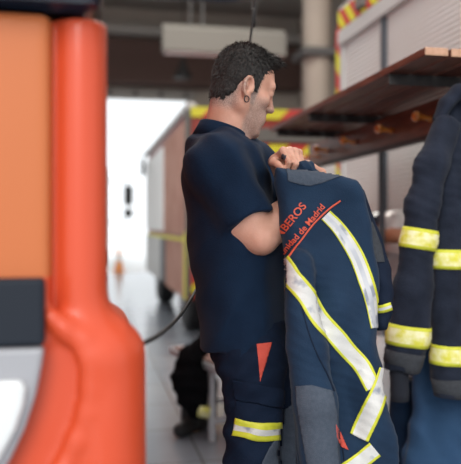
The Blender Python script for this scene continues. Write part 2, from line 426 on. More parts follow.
def patch(name, bvh, poly_px, m, parent, off=0.002, step=1.5):
    """a piece of fabric of a given outline laid on the cloth"""
    f2 = poly_sdf(poly_px); xs = [p[0] for p in poly_px]; ys = [p[1] for p in poly_px]
    gx = np.arange(min(xs)-step, max(xs)+step*1.1, step); gy = np.arange(min(ys)-step, max(ys)+step*1.1, step)
    D = f2(gx[:, None], gy[None, :]); e = 0.02
    V = []; id_ = {}
    for i, x in enumerate(gx):
        for j, y in enumerate(gy):
            d = D[i, j]
            if d < step*0.9:
                if d > 0:   # pull the rim back to the outline
                    g = np.array([f2(np.array([x+e]), np.array([y]))[0]-d, f2(np.array([x]), np.array([y+e]))[0]-d]); g = g/(np.linalg.norm(g)+1e-9)
                    q = np.array([x, y]) - g*d
                else: q = (x, y)
                c = cast(bvh, q[0], q[1], off)
                if c is not None: id_[(i, j)] = len(V); V.append(c)
    Fs = []
    for i in range(len(gx)-1):
        for j in range(len(gy)-1):
            q = [id_.get(k) for k in ((i, j), (i+1, j), (i+1, j+1), (i, j+1))]
            if None in q: continue
            if max((V[a]-V[b]).length for a in q for b in q) > 0.06: continue
            Fs.append(q)
    Fs, _ = biggest(Fs, None)
    o = mesh_obj(name, V, Fs, m, parent, None, True)
    md = o.modifiers.new('thickness', 'SOLIDIFY'); md.thickness = 0.0015; md.offset = 0
    return o
def ring(name, bvh, c, axis, width, cols, mats, parent, off=0.002, n=72, R=0.25, drop=0.05):
    """tape running round a limb"""
    a = Vector(axis).normalized(); u = a.orthogonal().normalized(); w_ = a.cross(u); W = len(cols); V = []; ok = {}
    c = Vector(c)
    for i in range(n):
        t = 2*math.pi*i/n; dr = u*math.cos(t)+w_*math.sin(t)
        for j in range(W+1):
            o_ = c + a*((j/W-0.5)*width)
            loc, nr, ii, dd = bvh.ray_cast(o_, dr, R)
            # outermost hit going outwards
            if loc is not None: ok[(i, j)] = len(V); V.append(loc + dr*off)
    Fs = []; fm = []
    for i in range(n):
        for j in range(W):
            q = [ok.get(k) for k in ((i, j), ((i+1) % n, j), ((i+1) % n, j+1), (i, j+1))]
            if None in q: continue
            if max((V[x]-V[y]).length for x in q for y in q) > drop: continue
            Fs.append(q); fm.append(cols[j])
    o = mesh_obj(name, V, Fs, mats, parent, fm, True)
    m = o.modifiers.new('thickness', 'SOLIDIFY'); m.thickness = 0.0015; m.offset = 0
    return o

# ================================================================== the setting
def struct(name, mb, m, bevel=0.0, rz=TH):
    return tag(mb.build(name, m, rz=rz, bevel=bevel), kind='structure')
struct('floor', MB().box((-4.2, -2.5, -0.2), (5.6, 18.3, 0.0)), M['floor'])
struct('ground_outside', MB().box((-25, 18.3, -0.2), (25, 60, -0.01)), M['ground'])
struct('ceiling', MB().box((-4.2, -1.0, 6.75), (5.6, 18.3, 6.95)), M['ceil'])
struct('wall_left', MB().box((-4.4, 9.5, 0), (-4.2, 18.3, 6.75)), M['wall'])
struct('wall_right', MB().box((5.6, -1.0, 0), (5.8, 18.3, 6.75)), M['wall'])
OT = zat(100, 18.2); OL, OR = -3.0, 2.62
wb = MB(); wb.box((-4.2, 18.0, 0), (OL, 18.3, 6.75)).box((OR, 18.0, 0), (5.6, 18.3, 6.75)).box((OL, 18.0, OT), (OR, 18.3, 6.75))
struct('wall_back', wb, M['wall'])
tr = MB(); tr.box((OL-.1, 17.9, OT-0.02), (OR+.15, 18.0, OT+0.2)).box((OR, 17.9, 0), (OR+.15, 18.0, OT))
for i in range(9):
    x = OL + 0.3 + i*0.65; tr.mi = 1; tr.box((x, 17.88, OT+0.02), (x+0.10, 17.9, OT+0.16)); tr.mi = 0
o = tr.build('trim_1', [M['beam'], M['darkbeam']], rz=TH); tag(o, kind='structure')
struct('trim_2', MB().box((-4.1, 17.4, OT+0.28), (5.5, 17.98, OT+1.35)), M['brownband'])
struct('trim_3', MB().box((-4.1, 17.2, OT+1.42), (5.5, 17.5, OT+1.62)), M['beam'])
struct('trim_4', MB().box((-4.1, 13.0, OT+1.40), (5.5, 13.15, OT+1.50)), M['darkbeam'])

# column with capital, crossing pipe and diagonal brace
def column():
    v = 12.6; L0, _ = aisle_p(303, 60, v); L1, _ = aisle_p(330, 60, v)
    r = empty('concrete_column', rotA((L0+L1)/2, v, 0), TH); tag(r, kind='structure')
    h = (L1-L0)/2
    MB().lathe([(0, h), (0.1, h), (6.3, h), (6.35, h*1.2), (6.75, h*1.3)], (0, 0, 0), (0, 0, 1), 28).build('shaft', M['wall'], r, smooth=True)
    MB().box((-h*1.4, -h*1.4, 4.35), (h*1.4, h*1.4, 4.5)).build('bracket', M['darkbeam'], r, bevel=0.02)
    MB().tube([(0.35, 0.0, 6.7), (0.12, 0, 5.3), (0.0, 0, 4.9)], 0.09, 12).build('brace', M['beam'], r)
column()

# hanging box light, unlit
def hanging_light():
    v = 12.0; L0, z0 = aisle_p(162, 52, v); L1, z1 = aisle_p(284, 31, v)
    cx = (L0+L1)/2; hw = (L1-L0)/2
    r = empty('ceiling_light', rotA(cx, v, z0), TH, label='long pale grey box light hanging on rods above the far doorway', cat='light')
    hh = z1-z0
    MB().prism([(-0.16, 0), (0.16, 0), (0.13, hh*0.8), (0.05, hh), (-0.05, hh), (-0.13, hh*0.8)], 0, -hw, hw).build('housing', M['lightgrey_fix'], r, bevel=0.01)
    MB().box((-hw+.05, -0.10, -0.015), (hw-.05, 0.10, 0.0)).build('diffuser', M['white'], r)
    for x in (-hw*0.55, -hw*0.35, hw*0.5):
        MB().tube([(x, 0, hh), (x, 0, 6.75-z0)], 0.018, 8).build('rod', M['darkbeam'], r)
hanging_light()
def pendant():
    v = 15.0; L, z = aisle_p(183, 78, v)
    r = empty('pendant_lamp', rotA(L, v, z), TH, label='small black bell-shaped lamp against the dark brown lintel', cat='lamp')
    MB().lathe([(0, 0.20), (0.05, 0.19), (0.22, 0.10), (0.36, 0.05), (0.42, 0.05)], (0, 0, 0), (0, 0, 1), 20).build('shade', M['rubber'], r, smooth=True)
    MB().tube([(0, 0, 0.42), (0, 0, 6.75-z)], 0.012, 8).build('cord', M['rubber'], r)
pendant()

# ================================================================== vehicles in the hall
def shutter_mesh(mb, axis_L, v0, v1, z0, z1, step=0.032, t=0.012, sgn=-1):
    """corrugated roller shutter on the plane L=axis_L between v0 and v1"""
    n = max(int((z1-z0)/step), 1); pts = []
    for i in range(n):
        a = z0 + i*(z1-z0)/n; b = z0+(i+1)*(z1-z0)/n
        pts += [(axis_L, a+0.004), (axis_L+sgn*t, a+0.010), (axis_L+sgn*t, b-0.006), (axis_L, b)]
    V = []; Fs = []
    for (L, z) in pts: V += [(L, v0, z), (L, v1, z)]
    for i in range(len(pts)-1): Fs.append((2*i, 2*i+1, 2*i+3, 2*i+2))
    mb.add(V, Fs)
def chevrons(mb_y, mb_r, face, a0, a1, z0, z1, pitch, fixed, t=0.006, sgn=-1):
    """diagonal yellow/red blocks on a face: face 'L' (plane L=fixed, a=v) or 'V' (plane v=fixed, a=L)"""
    h = z1-z0; a = a0-h; k = 0
    while a < a1:
        q = [(a, z0), (a+pitch, z0), (a+pitch+h, z1), (a+h, z1)]
        # clip the parallelogram to a0..a1
        def clip(p, lim, keep):
            out = []
            for i in range(len(p)):
                c, d = p[i], p[(i+1) % len(p)]; ic, id_ = keep(c[0]), keep(d[0])
                if ic: out.append(c)
                if ic != id_:
                    tt = (lim-c[0])/(d[0]-c[0]); out.append((lim, c[1]+tt*(d[1]-c[1])))
            return out
        q = clip(q, a0, lambda x: x >= a0); q = clip(q, a1, lambda x: x <= a1) if q else q
        if len(q) >= 3:
            mb = mb_y if k % 2 == 0 else mb_r
            if face == 'L': mb.prism(q, 0, fixed, fixed+sgn*t)
            else: mb.prism(q, 1, fixed, fixed+sgn*t)
        a += pitch; k += 1
def wheel(parent, L, v, r, wdt, side):
    mb = MB(); mb.lathe([(0, r*0.55), (0.02, r*0.9), (0.05, r), (wdt-.05, r), (wdt-.02, r*0.9), (wdt, r*0.55)], (L, v, r), (side, 0, 0), 28)
    o = mb.build('wheel', M['rubber'], parent, smooth=False)
    MB().lathe([(-0.01, r*0.2), (0.0, r*0.5), (0.03, r*0.55)], (L, v, r), (side, 0, 0), 20).build('hub', M['lampgrey'], o)
    return o

# truck with grey roller shutters, side on the right
def shutter_truck():
    Ls = 1.97; ve = aisle(341, Ls); v0 = 0.6; z_top = 2.63; W = 2.3
    r = empty('fire_truck', rotA(Ls+W/2, (ve+v0)/2, 0), TH, label='fire truck with pale grey ribbed roller shutters standing behind the coat shelf', cat='fire truck')
    ox, oy = Ls+W/2, (ve+v0)/2
    def p(mb, name, m, bevel=0.0):
        for v in mb.v: v.x -= ox; v.y -= oy
        return mb.build(name, m, r, bevel=bevel)
    p(MB().box((Ls+0.03, v0, 0.35), (Ls+W, ve, 2.78)), 'body', M['darkred'], 0.02)
    p(MB().box((Ls-0.03, v0, z_top), (Ls+0.03, ve, z_top+0.11)), 'top_rail', M['rail'], 0.01)
    p(MB().box((Ls-0.02, v0, z_top+0.11), (Ls+0.03, ve, z_top+0.30)), 'upper_board', M['rail'], 0.01)
    vd = aisle(384, Ls)
    for (a, b) in ((vd+0.03, ve-0.07), (2.35, vd-0.03), (0.8, 2.29)):
        s = MB(); shutter_mesh(s, Ls+0.02, a, b, 1.12, z_top); p(s, 'roller_shutter', M['shutter'])
    for vv in (vd, 2.32, ve-0.04):
        m = 'slot' if vv != ve-0.04 else 'rail'
        p(MB().box((Ls-0.012, vv-0.03, 0.9), (Ls+0.03, vv+0.03, z_top)), 'side_channel', M[m])
    p(MB().box((Ls-0.235, v0, 1.07), (Ls+0.03, ve-0.1, 1.12)), 'ledge', M['rail'], 0.005)
    # lower lockers
    for (a, b) in ((vd+0.03, ve-0.07), (2.35, vd-0.03)):
        p(MB().box((Ls, a, 0.45), (Ls+0.03, b, 1.05)), 'lower_locker', M['rail'], 0.01)
    # chevron boards standing on the roof edge
    y = MB(); rr = MB()
    chevrons(y, rr, 'L', aisle(385, Ls), ve, z_top+0.12, z_top+0.27, 0.10, Ls-0.02)
    p(y, 'yellow_roof_marks', M['chev_y']); p(rr, 'red_roof_marks', M['chev_r'])
    vb = aisle(366, Ls)
    p(MB().box((Ls-0.06, vb-0.07, z_top+0.15), (Ls+0.05, vb+0.07, z_top+0.36)), 'marker_lamp', M['lightgrey_fix'], 0.01)
    # rear face chevrons: a vertical band
    y = MB(); rr = MB()
    chevrons(y, rr, 'L', ve-0.04, ve+0.0, 0.6, 0.9, 0.02, Ls-0.02)
    p(y, 'yellow_corner_marks', M['chev_y'])
    q = MB(); q2 = MB(); z = 0.6; k = 0
    while z < 2.6:
        (q if k % 2 == 0 else q2).prism([(ve+0.005, z), (ve+0.085, z+0.08), (ve+0.085, z+0.23), (ve+0.005, z+0.15)], 0, Ls-0.012, Ls+0.03); z += 0.15; k += 1
    p(q, 'rear_yellow_stripes', M['chev_y']); p(q2, 'rear_red_stripes', M['chev_r'])
    for vv in (1.6, ve-1.0):
        o = wheel(r, Ls+0.05-ox, vv-oy, 0.5, 0.28, 1)
shutter_truck()

# truck further down the hall, rear towards us
def far_truck():
    Ls = 1.1; v0 = aisle(189, Ls); v1 = aisle(147, Ls); W = 2.25; H = 2.5
    ox, oy = Ls+W/2, v0
    r = empty('rescue_truck', rotA(ox, oy, 0), TH, label='red rescue truck with yellow and red rear chevrons parked deep in the hall', cat='fire truck')
    def p(mb, name, m, bevel=0.0):
        for v in mb.v: v.x -= ox; v.y -= oy
        return mb.build(name, m, r, bevel=bevel)
    p(MB().box((Ls+.02, v0+.02, 0.42), (Ls+W, v1, H)), 'body', M['darkred'], 0.03)
    vm = aisle(164, Ls)
    p(MB().box((Ls-0.01, v0+0.12, 1.12), (Ls+0.03, vm-0.05, H-0.1)), 'side_panel', M['farred'], 0.01)
    p(MB().box((Ls-0.02, vm+0.03, 1.15), (Ls+0.03, v1-0.08, H-0.15)), 'cab_window', M['white'], 0.01)  # painted white in place of the blown-out daylight reflected here
    p(MB().box((Ls-0.015, v0+0.12, 0.40), (Ls+0.03, vm-0.3, 1.05)), 'lower_locker', M['farred'], 0.01)
    p(MB().box((Ls-0.025, vm-0.25, 0.42), (Ls+0.03, vm+0.25, 1.08)), 'step_recess', M['slot'], 0.01)
    p(MB().box((Ls-0.025, vm+0.3, 0.42), (Ls+0.03, v1-0.1, 1.08)), 'cab_door', M['rail'], 0.01)
    p(MB().box((Ls-0.03, v0, H-0.02), (Ls+0.08, v1, H+0.06)), 'roof_rail', M['rail'], 0.01)
    p(MB().box((Ls-0.03, v0, 0.45), (Ls+0.02, v0+0.12, H)), 'corner_post', M['lightgrey_fix'], 0.01)
    p(MB().box((Ls-0.04, v0+0.02, 0.42), (Ls-0.028, v0+0.14, 1.15)), 'yellow_corner_tape', M['chev_y'])
    p(MB().box((Ls-0.032, v0+0.14, 1.05), (Ls-0.018, v1-0.5, 1.09)), 'yellow_side_line', M['chev_y'])
    # rear face
    for (za, zb_) in ((H-0.10, H+0.01), (2.02, 2.12), (0.5, 1.0)):
        y = MB(); rr = MB(); chevrons(y, rr, 'V', Ls+0.02, Ls+W, za, zb_, 0.22, v0-0.005)
        p(y, 'yellow_chevrons', M['chev_y']); p(rr, 'red_chevrons', M['chev_r'])
    s = MB(); n = 8
    for i in range(n):
        z = 2.16+i*0.018; 
    s.box((Ls+0.35, v0-0.02, 2.15), (Ls+W-0.3, v0+0.02, H-0.2)); p(s, 'rear_panel', M['lightgrey_fix'], 0.005)
    s = MB()
    for i in range(20): s.box((Ls+0.35, v0-0.03, 1.05+i*0.045), (Ls+W-0.3, v0+0.02, 1.09+i*0.045))
    p(s, 'rear_shutter', M['shutter'])
    p(MB().box((Ls+0.1, v0-0.25, 0.38), (Ls+W-0.1, v0+0.05, 0.46)), 'rear_bumper', M['rubber'], 0.01)
    for vv in (aisle(180, Ls), aisle(155.5, Ls)): wheel(r, Ls+0.02-ox, vv-oy, 0.48, 0.28, 1)
    for vv in (v0+0.85, v1-0.95): wheel(r, Ls+W-0.04-ox, vv-oy, 0.45, 0.28, -1)
    # mirror by the cab
    o = MB(); o.box((Ls-0.13, v1-0.35, 2.1), (Ls-0.06, v1-0.25, 2.38)); mo = p(o, 'mirror', M['rubber'], 0.03)
    o = MB(); o.tube([(Ls-0.1, v1-0.3, 2.38), (Ls-0.06, v1-0.3, 2.5), (Ls+0.05, v1-0.3, 2.48)], 0.02, 8); p(o, 'mirror_arm', M['rubber'])
far_truck()

# white lorry out in the yard, mirror and indicator showing
def yard_truck():
    v = 20.5; L1, _ = aisle_p(124, 200, v); ox = L1-1.25
    r = empty('white_lorry', rotA(ox, v, 0), TH, label='white lorry out in the bright yard with black wing mirrors', cat='lorry')
    def p(mb, name, m, bevel=0.0):
        for q in mb.v: q.x -= ox; q.y -= v
        return mb.build(name, m, r, bevel=bevel)
    p(MB().box((L1-2.9, v, 0.5), (L1-0.5, v+5.5, 2.9)), 'body', M['white'], 0.08)
    for (a, b, n) in ((186, 205, 'mirror'), (209, 217, 'wide_angle_mirror')):
        La, za = aisle_p(124, a, v); Lb, zb = aisle_p(132.5, b, v)
        p(MB().box((La, v-0.15, zb), (Lb, v-0.03, za)), n, M['rubber'], 0.04)
    p(MB().tube([(L1-0.5, v, 2.5), (L1+0.1, v-0.08, 2.45), (L1+0.12, v-0.08, 1.4), (L1-0.5, v, 1.3)], 0.025, 8), 'mirror_arm', M['rubber'])
    for vv in (0.9, 4.2):
        wheel(r, L1-0.5-ox, vv, 0.5, 0.3, -1); wheel(r, L1-2.9-ox, vv, 0.5, 0.3, 1)
yard_truck()

def cone_():
    v = 18.7; L, _ = aisle_p(119, 260, v)
    r = empty('traffic_cone', rotA(L, v, 0), TH, label='small orange traffic cone on the floor at the bright doorway', cat='traffic cone')
    MB().box((-0.17, -0.17, 0), (0.17, 0.17, 0.03)).build('base', M['indicator'], r, bevel=0.01)
    MB().lathe([(0.03, 0.13), (0.25, 0.09), (0.60, 0.03), (0.62, 0.02)], (0, 0, 0), (0, 0, 1), 20).build('body', M['indicator'], r, smooth=True)
    MB().lathe([(0.28, 0.088), (0.28, 0.0885), (0.42, 0.066), (0.42, 0.06)], (0, 0, 0), (0, 0, 1), 20).build('collar_band', M['white'], r, smooth=True)
cone_()

# ================================================================== orange truck in the foreground
def front_truck():
    V0 = 1.0
    def P(px, py, v=V0): return aisle_p(px, py, v)
    r = empty('fire_truck', rotA(-1.1, 1.0, 0), TH, label='orange-red fire truck close by at the left edge, out of focus', cat='fire truck')
    def lp(mb):
        for v in mb.v: v.x += 1.1; v.y -= 1.0
        return mb
    h = 0.005
    # cab front skin in hall coordinates, moved to the truck's own frame afterwards
    vol = Vol(lin(-0.50, 0.125, h), lin(0.93, 1.36, h), lin(0.60, 1.57, h))
    Lc, _ = P(108, 200); zt = P(60, 13)[1]; Lg, _ = P(55, 200)
    zb0 = 0.55
    # pillar
    vol.cone((Lc-0.036, V0+0.045, 1.05), (Lc-0.036, V0+0.045, zt+0.03), 0.036, 0.035, 0.004, cuts=[((0, 0, zt), (0, 0, 1))])
    vol.op(lambda X, Y, Z: np.maximum(np.maximum(np.abs(X-(Lg-0.01))-0.03, np.abs(Y-(V0+0.11))-0.074), np.abs(Z-1.28)-(zt-1.28-0.004)), (Lg-0.06, 1.0, 1.0), (Lg+0.04, 1.2, zt), 0.012)
    vol.op(lambda X, Y, Z: np.maximum(np.maximum(np.abs(X-(Lc-0.036))-0.036, np.abs(Y-1.25)-0.2), np.abs(Z-1.28)-(zt-1.28)), (Lc-0.08, 1.0, 1.0), (Lc, 1.4, zt), 0.006)
    # left panel
    Lp = Lg-0.008
    vol.op(lambda X, Y, Z: np.sqrt(np.maximum(np.abs(X-(Lp-0.3))-0.29, 0)**2 + np.maximum(np.abs(Y-1.21)-0.19, 0)**2 + np.maximum(np.abs(Z-(0.62+zt)/2)-((zt-0.62)/2-0.01), 0)**2)-0.012,
           (-0.6, 1.0, 0.6), (Lp, 1.4, zt), 0.008)
    # fender bulge under the pillar
    Lf, _ = P(145, 400)
    zf = P(120, 322)[1]
    vol.cone((Lf-0.055, V0+0.055, 0.60), (Lf-0.055, V0+0.055, zf-0.055), 0.055, 0.052, 0.05, sc=(1, 1.2, 1))
    vol.op(lambda X, Y, Z: np.sqrt(np.maximum(np.abs(X-(Lf-0.08))-0.03, 0)**2 + np.maximum(np.abs(Y-1.22)-0.16, 0)**2 + np.maximum(np.abs(Z-0.80)-(zf-0.80-0.06), 0)**2)-0.05,
           (Lf-0.16, 1.0, 0.6), (Lf, 1.4, zf), 0.03)
    # recess with a curved lip on its right side
    rc = [P(x, y) for x, y in ((50, 344), (62, 343), (74, 350), (81, 366), (82, 392), (77, 420), (66, 446), (50, 475), (20, 520), (-40, 560), (20, 420), (44, 352))]
    rf = poly_sdf(rc)
    def rfn(X, Y, Z):
        return np.maximum(rf(X[:, 0, :], Z[:, 0, :])[:, None, :], Y-(V0+0.014))
    vol.op(rfn, (-0.30, 0.95, 0.62), (0.03, V0+0.025, P(60, 340)[1]), 0.006, 's')
    lip = [P(x, y) for x, y in ((52, 318), (66, 330), (84, 340), (92, 358), (92, 388), (88, 414), (78, 442), (64, 472), (38, 520))]
    for (a, b), (c, d) in zip(lip[:-1], lip[1:]):
        vol.cone((a, V0+0.010, b), (c, V0+0.010, d), 0.013, 0.013, 0.012)
    V, Q = None, None
    body, V, Q = sdf_obj('cab_front', vol, [M['truckpanel'], M['truck']], r,
                         fm=lambda c: (c[:, 0] > Lg-0.004).astype(int) | (c[:, 2] < P(20, 278)[1]).astype(int))
    for v in body.data.vertices: v.co.x += 1.1; v.co.y -= 1.0
    # rest of the cab and body
    lp(b := MB()); b = MB()
    b.box((-2.3, 1.34, 0.45), (Lc-0.004, 5.6, 2.9)); b.box((-2.3, 1.02, 0.45), (-0.47, 1.36, zt-0.01)); lp(b).build('body', M['truck'], r, bevel=0.02)
    b = MB(); b.prism([(1.0, zt+0.01), (1.35, zt+0.01), (1.35, 2.9), (1.2, 2.85)], 0, -2.28, Lc-0.005); lp(b).build('windscreen', M['glassdark'], r, bevel=0.03)
    # charcoal grille band, lamp surround, lamp lens
    _, za = P(20, 278); _, zb = P(20, 345)
    L45, _ = P(45, 300)
    b = MB(); b.box((-0.46, 0.985, zb), (L45, 1.03, za)); lp(b).build('grille', M['bumper'], r, bevel=0.006)
    ed = [P(x, y) for x, y in ((45, 346), (42, 365), (36, 395), (26, 425), (12, 455), (-10, 490))]
    b = MB(); b.prism([(-0.46, zb)] + ed + [(-0.46, ed[-1][1])], 1, 0.980, 1.03); sur = lp(b).build('lamp_surround', M['lampgrey'], r, bevel=0.006)
    ed2 = [P(x, y) for x, y in ((24, 376), (28, 384), (26, 400), (18, 424), (4, 450), (-18, 482))]
    b = MB(); b.prism([(-0.42, ed2[0][1])] + ed2 + [(-0.42, ed2[-1][1])], 1, 0.968, 0.985); lp(b).build('headlamp', M['lampwhite'], r, bevel=0.006)
    # mirror arm and housing over the windscreen corner, reaching right
    zm = P(150, 4)[1]
    b = MB(); b.tube([(-0.6, 0.97, zm+0.02), (-0.1, 0.965, zm+0.012), (0.0, 0.96, zm+0.012), (0.10, 0.955, zm+0.008), (0.19, 0.95, zm+0.008), (0.31, 0.94, zm+0.018)],
                     [0.020, 0.022, 0.017, 0.014, 0.014, 0.008], 14); lp(b).build('mirror_arm', M['glassdark'], r, smooth=True)
    b = MB(); b.box((0.10, 0.92, zm+0.02), (0.30, 0.98, zm+0.34)); lp(b).build('mirror_housing', M['bumper'], r, bevel=0.02)
    b = MB(); b.box((-2.25, 1.05, 0.35), (Lf-0.02, 1.35, 0.62)); lp(b).build('bumper', M['bumper'], r, bevel=0.03)
    for v in (2.2, 4.6):
        wheel(r, Lc+1.1-0.02, v-1.0, 0.48, 0.3, -1); wheel(r, -2.28+1.1, v-1.0, 0.48, 0.3, 1)
front_truck()

# charging cable: from the ceiling, behind the man, to the orange truck
cp = [(256, -900, 2.5), (255, -60, 2.45), (253, 10, 2.4), (250, 42, 2.4), (240, 120, 2.4), (226, 210, 2.38), (210, 262, 2.2), (196, 290, 1.98), (182, 313, 1.6), (164, 331, 1.30), (148, 341, 1.14), (138, 345, 1.10), (128, 348, 1.10)]
cb = MB(); cb.tube([Vector(p) for p in spline([tuple(at(*c)) for c in cp], 8)], 0.0042, 8)
tag(cb.build('cable', M['rubber'], smooth=True), 'thin black cable hanging behind the man and curving to the orange truck', 'cable')

# ================================================================== coat shelf
def coat_shelf():
    Lf = 1.1; vn = aisle(425, Lf); vf = aisle(270, Lf); zt = zat(46.5, vn*CT+Lf*ST)
    r = empty('coat_shelf', rotA(Lf, vn, 0), TH, label='slatted reddish wooden shelf on black steel brackets with coat pegs', cat='shelf')
    def p(mb, name, m, bevel=0.0, smooth=False):
        for v in mb.v: v.x -= Lf; v.y -= vn
        return mb.build(name, m, r, bevel=bevel, smooth=smooth)
    L = Lf; t = 0.028; w_ = 0.085; i = 0
    while L < 1.72:
        mb = MB(); mb.box((L, vn + (0.004 if i % 2 else 0), zt-t), (L+w_, vf - random.uniform(0, .02), zt))
        mb.m[2] = 1; mb.m[4] = 1
        p(mb, 'slat', [M['woodside'], M['woodend']], 0.003); L += w_+0.012; i += 1
    nb = MB()
    vb = (2.62-1.12*ST)/CT
    for v in (vb, vb+0.95, vf-0.12):
        b = MB(); b.box((Lf+0.005, v-0.02, zt-t-0.006), (1.74, v+0.02, zt-t)); b.box((Lf+0.005, v-0.02, zt-t-0.040), (1.74, v-0.013, zt-t-0.006))
        p(b, 'bracket', M['black'], 0.0015)
        for k in range(5):
            q = MB(); q.lathe([(0, 0.007), (0.006, 0.006)], (Lf+0.09+k*0.13, v, zt-t-0.006), (0, 0, -1), 10); p(q, 'bolt', M['lampgrey'])
    Lr = 1.46; zb = 1.622
    p(MB().box((Lr, vn-0.1, zb), (Lr+0.025, vf+0.35, zb+0.145)), 'peg_rail', M['woodrail'], 0.004)
    p(MB().box((Lr-0.012, vn-0.1, zb-0.022), (Lr+0.03, vf+0.35, zb)), 'rail_edge', M['black'], 0.002)
    # pegs
    for px in (416, 378, 342, 315, 294):
        Lk = Lr-0.05; v = aisle(px+5, Lk)
        q = MB(); q.lathe([(0, 0.013), (0.008, 0.017), (0.016, 0.011), (0.03, 0.010), (0.04, 0.012), (0.048, 0.010), (0.055, 0.0135), (0.063, 0.021), (0.075, 0.024), (0.086, 0.019), (0.092, 0.008)],
                          (Lr, v, zb+0.064), (-1, 0, 0.12), 18)
        p(q, 'peg', M['peg'], smooth=True)
    v = vn+0.28
    q = MB(); q.lathe([(0, 0.013), (0.008, 0.017), (0.016, 0.011), (0.05, 0.011), (0.063, 0.021), (0.08, 0.022), (0.09, 0.008)], (Lr, v, zb+0.064), (-1, 0, 0.12), 18)
    p(q, 'peg', M['peg'], smooth=True)
    # posts down to the floor
    for px in (381,):
        Lp = 1.72; v = aisle(px, Lp); p(MB().box((Lp-0.012, v-0.015, 0), (Lp+0.02, v+0.015, zt-t)), 'post', M['slot'], 0.003)
        p(MB().box((Lr, v-0.012, zb+0.06), (Lp, v+0.012, zb+0.09)), 'arm', M['black'], 0.002)
        p(MB().box((Lp-0.2, v-0.03, 0), (Lp+0.1, v+0.03, 0.03)), 'foot', M['black'], 0.003)
    p(MB().box((1.705, vn+0.03, 0), (1.74, vn+0.09, zt-t)), 'post', M['slot'], 0.003)
    p(MB().box((Lr, vn+0.04, zb-0.01), (1.72, vn+0.08, zb+0.03)), 'arm', M['black'], 0.002)
coat_shelf()

# ================================================================== things behind
def bench():
    u = Vector((0.467, -0.884)); nn = Vector((0.884, 0.467)); a = Vector((-0.38, 4.42))
    ang = math.atan2(u.y, u.x)
    r = empty('bench', (a.x, a.y, 0), ang, label='low bench with pale steel legs and red-brown seat slats behind the man', cat='bench')
    ln = 1.5; wd = 0.34; H = 0.46   # local x along, local y to the right side is +nn
    for i in range(4):
        MB().box((0, 0.02+i*0.08, H-0.025), (ln, 0.09+i*0.08, H)).build('seat_slat', M['benchwood'], r, bevel=0.003)
    MB().box((0, 0, H-0.05), (ln, 0.018, H-0.012)).build('side_rail', M['greybench'], r, bevel=0.003)
    MB().box((0, wd, H-0.05), (ln, wd+0.018, H-0.012)).build('side_rail', M['greybench'], r, bevel=0.003)
    MB().box((-0.02, 0, H-0.05), (0.0, wd+0.02, H)).build('end_rail', M['greybench'], r, bevel=0.003)
    for x in (0.10, 0.50, 1.35):
        for y in (0.02, wd-0.01):
            MB().box((x, y, 0.0), (x+0.035, y+0.03, H-0.03)).build('leg', M['greybench'], r, bevel=0.003)
        MB().box((x+0.005, 0.03, 0.10), (x+0.03, wd-0.01, 0.13)).build('cross_bar', M['greybench'], r, bevel=0.002)
bench()

def bunker_boots():
    r = empty('bunker_trousers', (-0.26, 4.0, 0), 0, label='black protective trousers bunched over boots on the floor by the bench', cat='trousers')
    h = 0.007
    vol = Vol(lin(-0.38, -0.02, h), lin(3.80, 4.25, h), lin(0.02, 0.80, h))
    pts = [(209, 333, 4.0), (203, 345, 3.98), (190, 358, 3.97), (186, 378, 3.97), (190, 396, 3.98), (196, 408, 3.99)]
    rs = [0.035, 0.05, 0.07, 0.085, 0.075, 0.06]
    for i in range(len(pts)-1): vol.cone(at(*pts[i]), at(*pts[i+1]), rs[i], rs[i+1], 0.02)
    vol.ell(at(200, 385, 4.03), (0.07, 0.09, 0.12), 0.03)
    vol.disp(folds([(0.012, (0.2, 0.3, 1), 0.09, 0.02, 14, 0.3), (0.008, (1, 0.2, 0.5), 0.06, 0.02, 11, 1.3)]))
    o, V, Q = sdf_obj('trouser_cloth', vol, M['blackcloth'], r); o.data.transform(Matrix.Translation((0.26, -4.0, 0)))
    for dx, dy in ((-0.03, -0.03), (0.07, 0.10)):
        vol = Vol(lin(-0.42, 0.10, h), lin(3.70, 4.40, h), lin(-0.01, 0.30, h))
        c = Vector((-0.21+dx, 4.17+dy, 0))
        vol.cone(c+Vector((0, 0, 0.06)), c+Vector((0.01, 0.01, 0.26)), 0.055, 0.055, 0.01)
        vol.cone(c+Vector((0.01, 0, 0.05)), c+Vector((-0.05, -0.10, 0.045)), 0.045, 0.042, 0.02, cuts=[((0, 0, 0.004), (0, 0, -1))])
        b, _, _ = sdf_obj('boot', vol, M['rubber'], r); b.data.transform(Matrix.Translation((0.26, -4.0, 0)))
    b = MB(); c = at(201, 412, 3.93); b.lathe([(-0.03, 0.058), (-0.03, 0.064), (0.03, 0.066), (0.03, 0.058)], c+Vector((0.0, 0.07, 0)), (0.35, 0, 1), 24)
    o = b.build('ankle_band', M['creamtape'], r, smooth=True); o.data.transform(Matrix.Translation((0.26, -4.0, 0)))
bunker_boots()

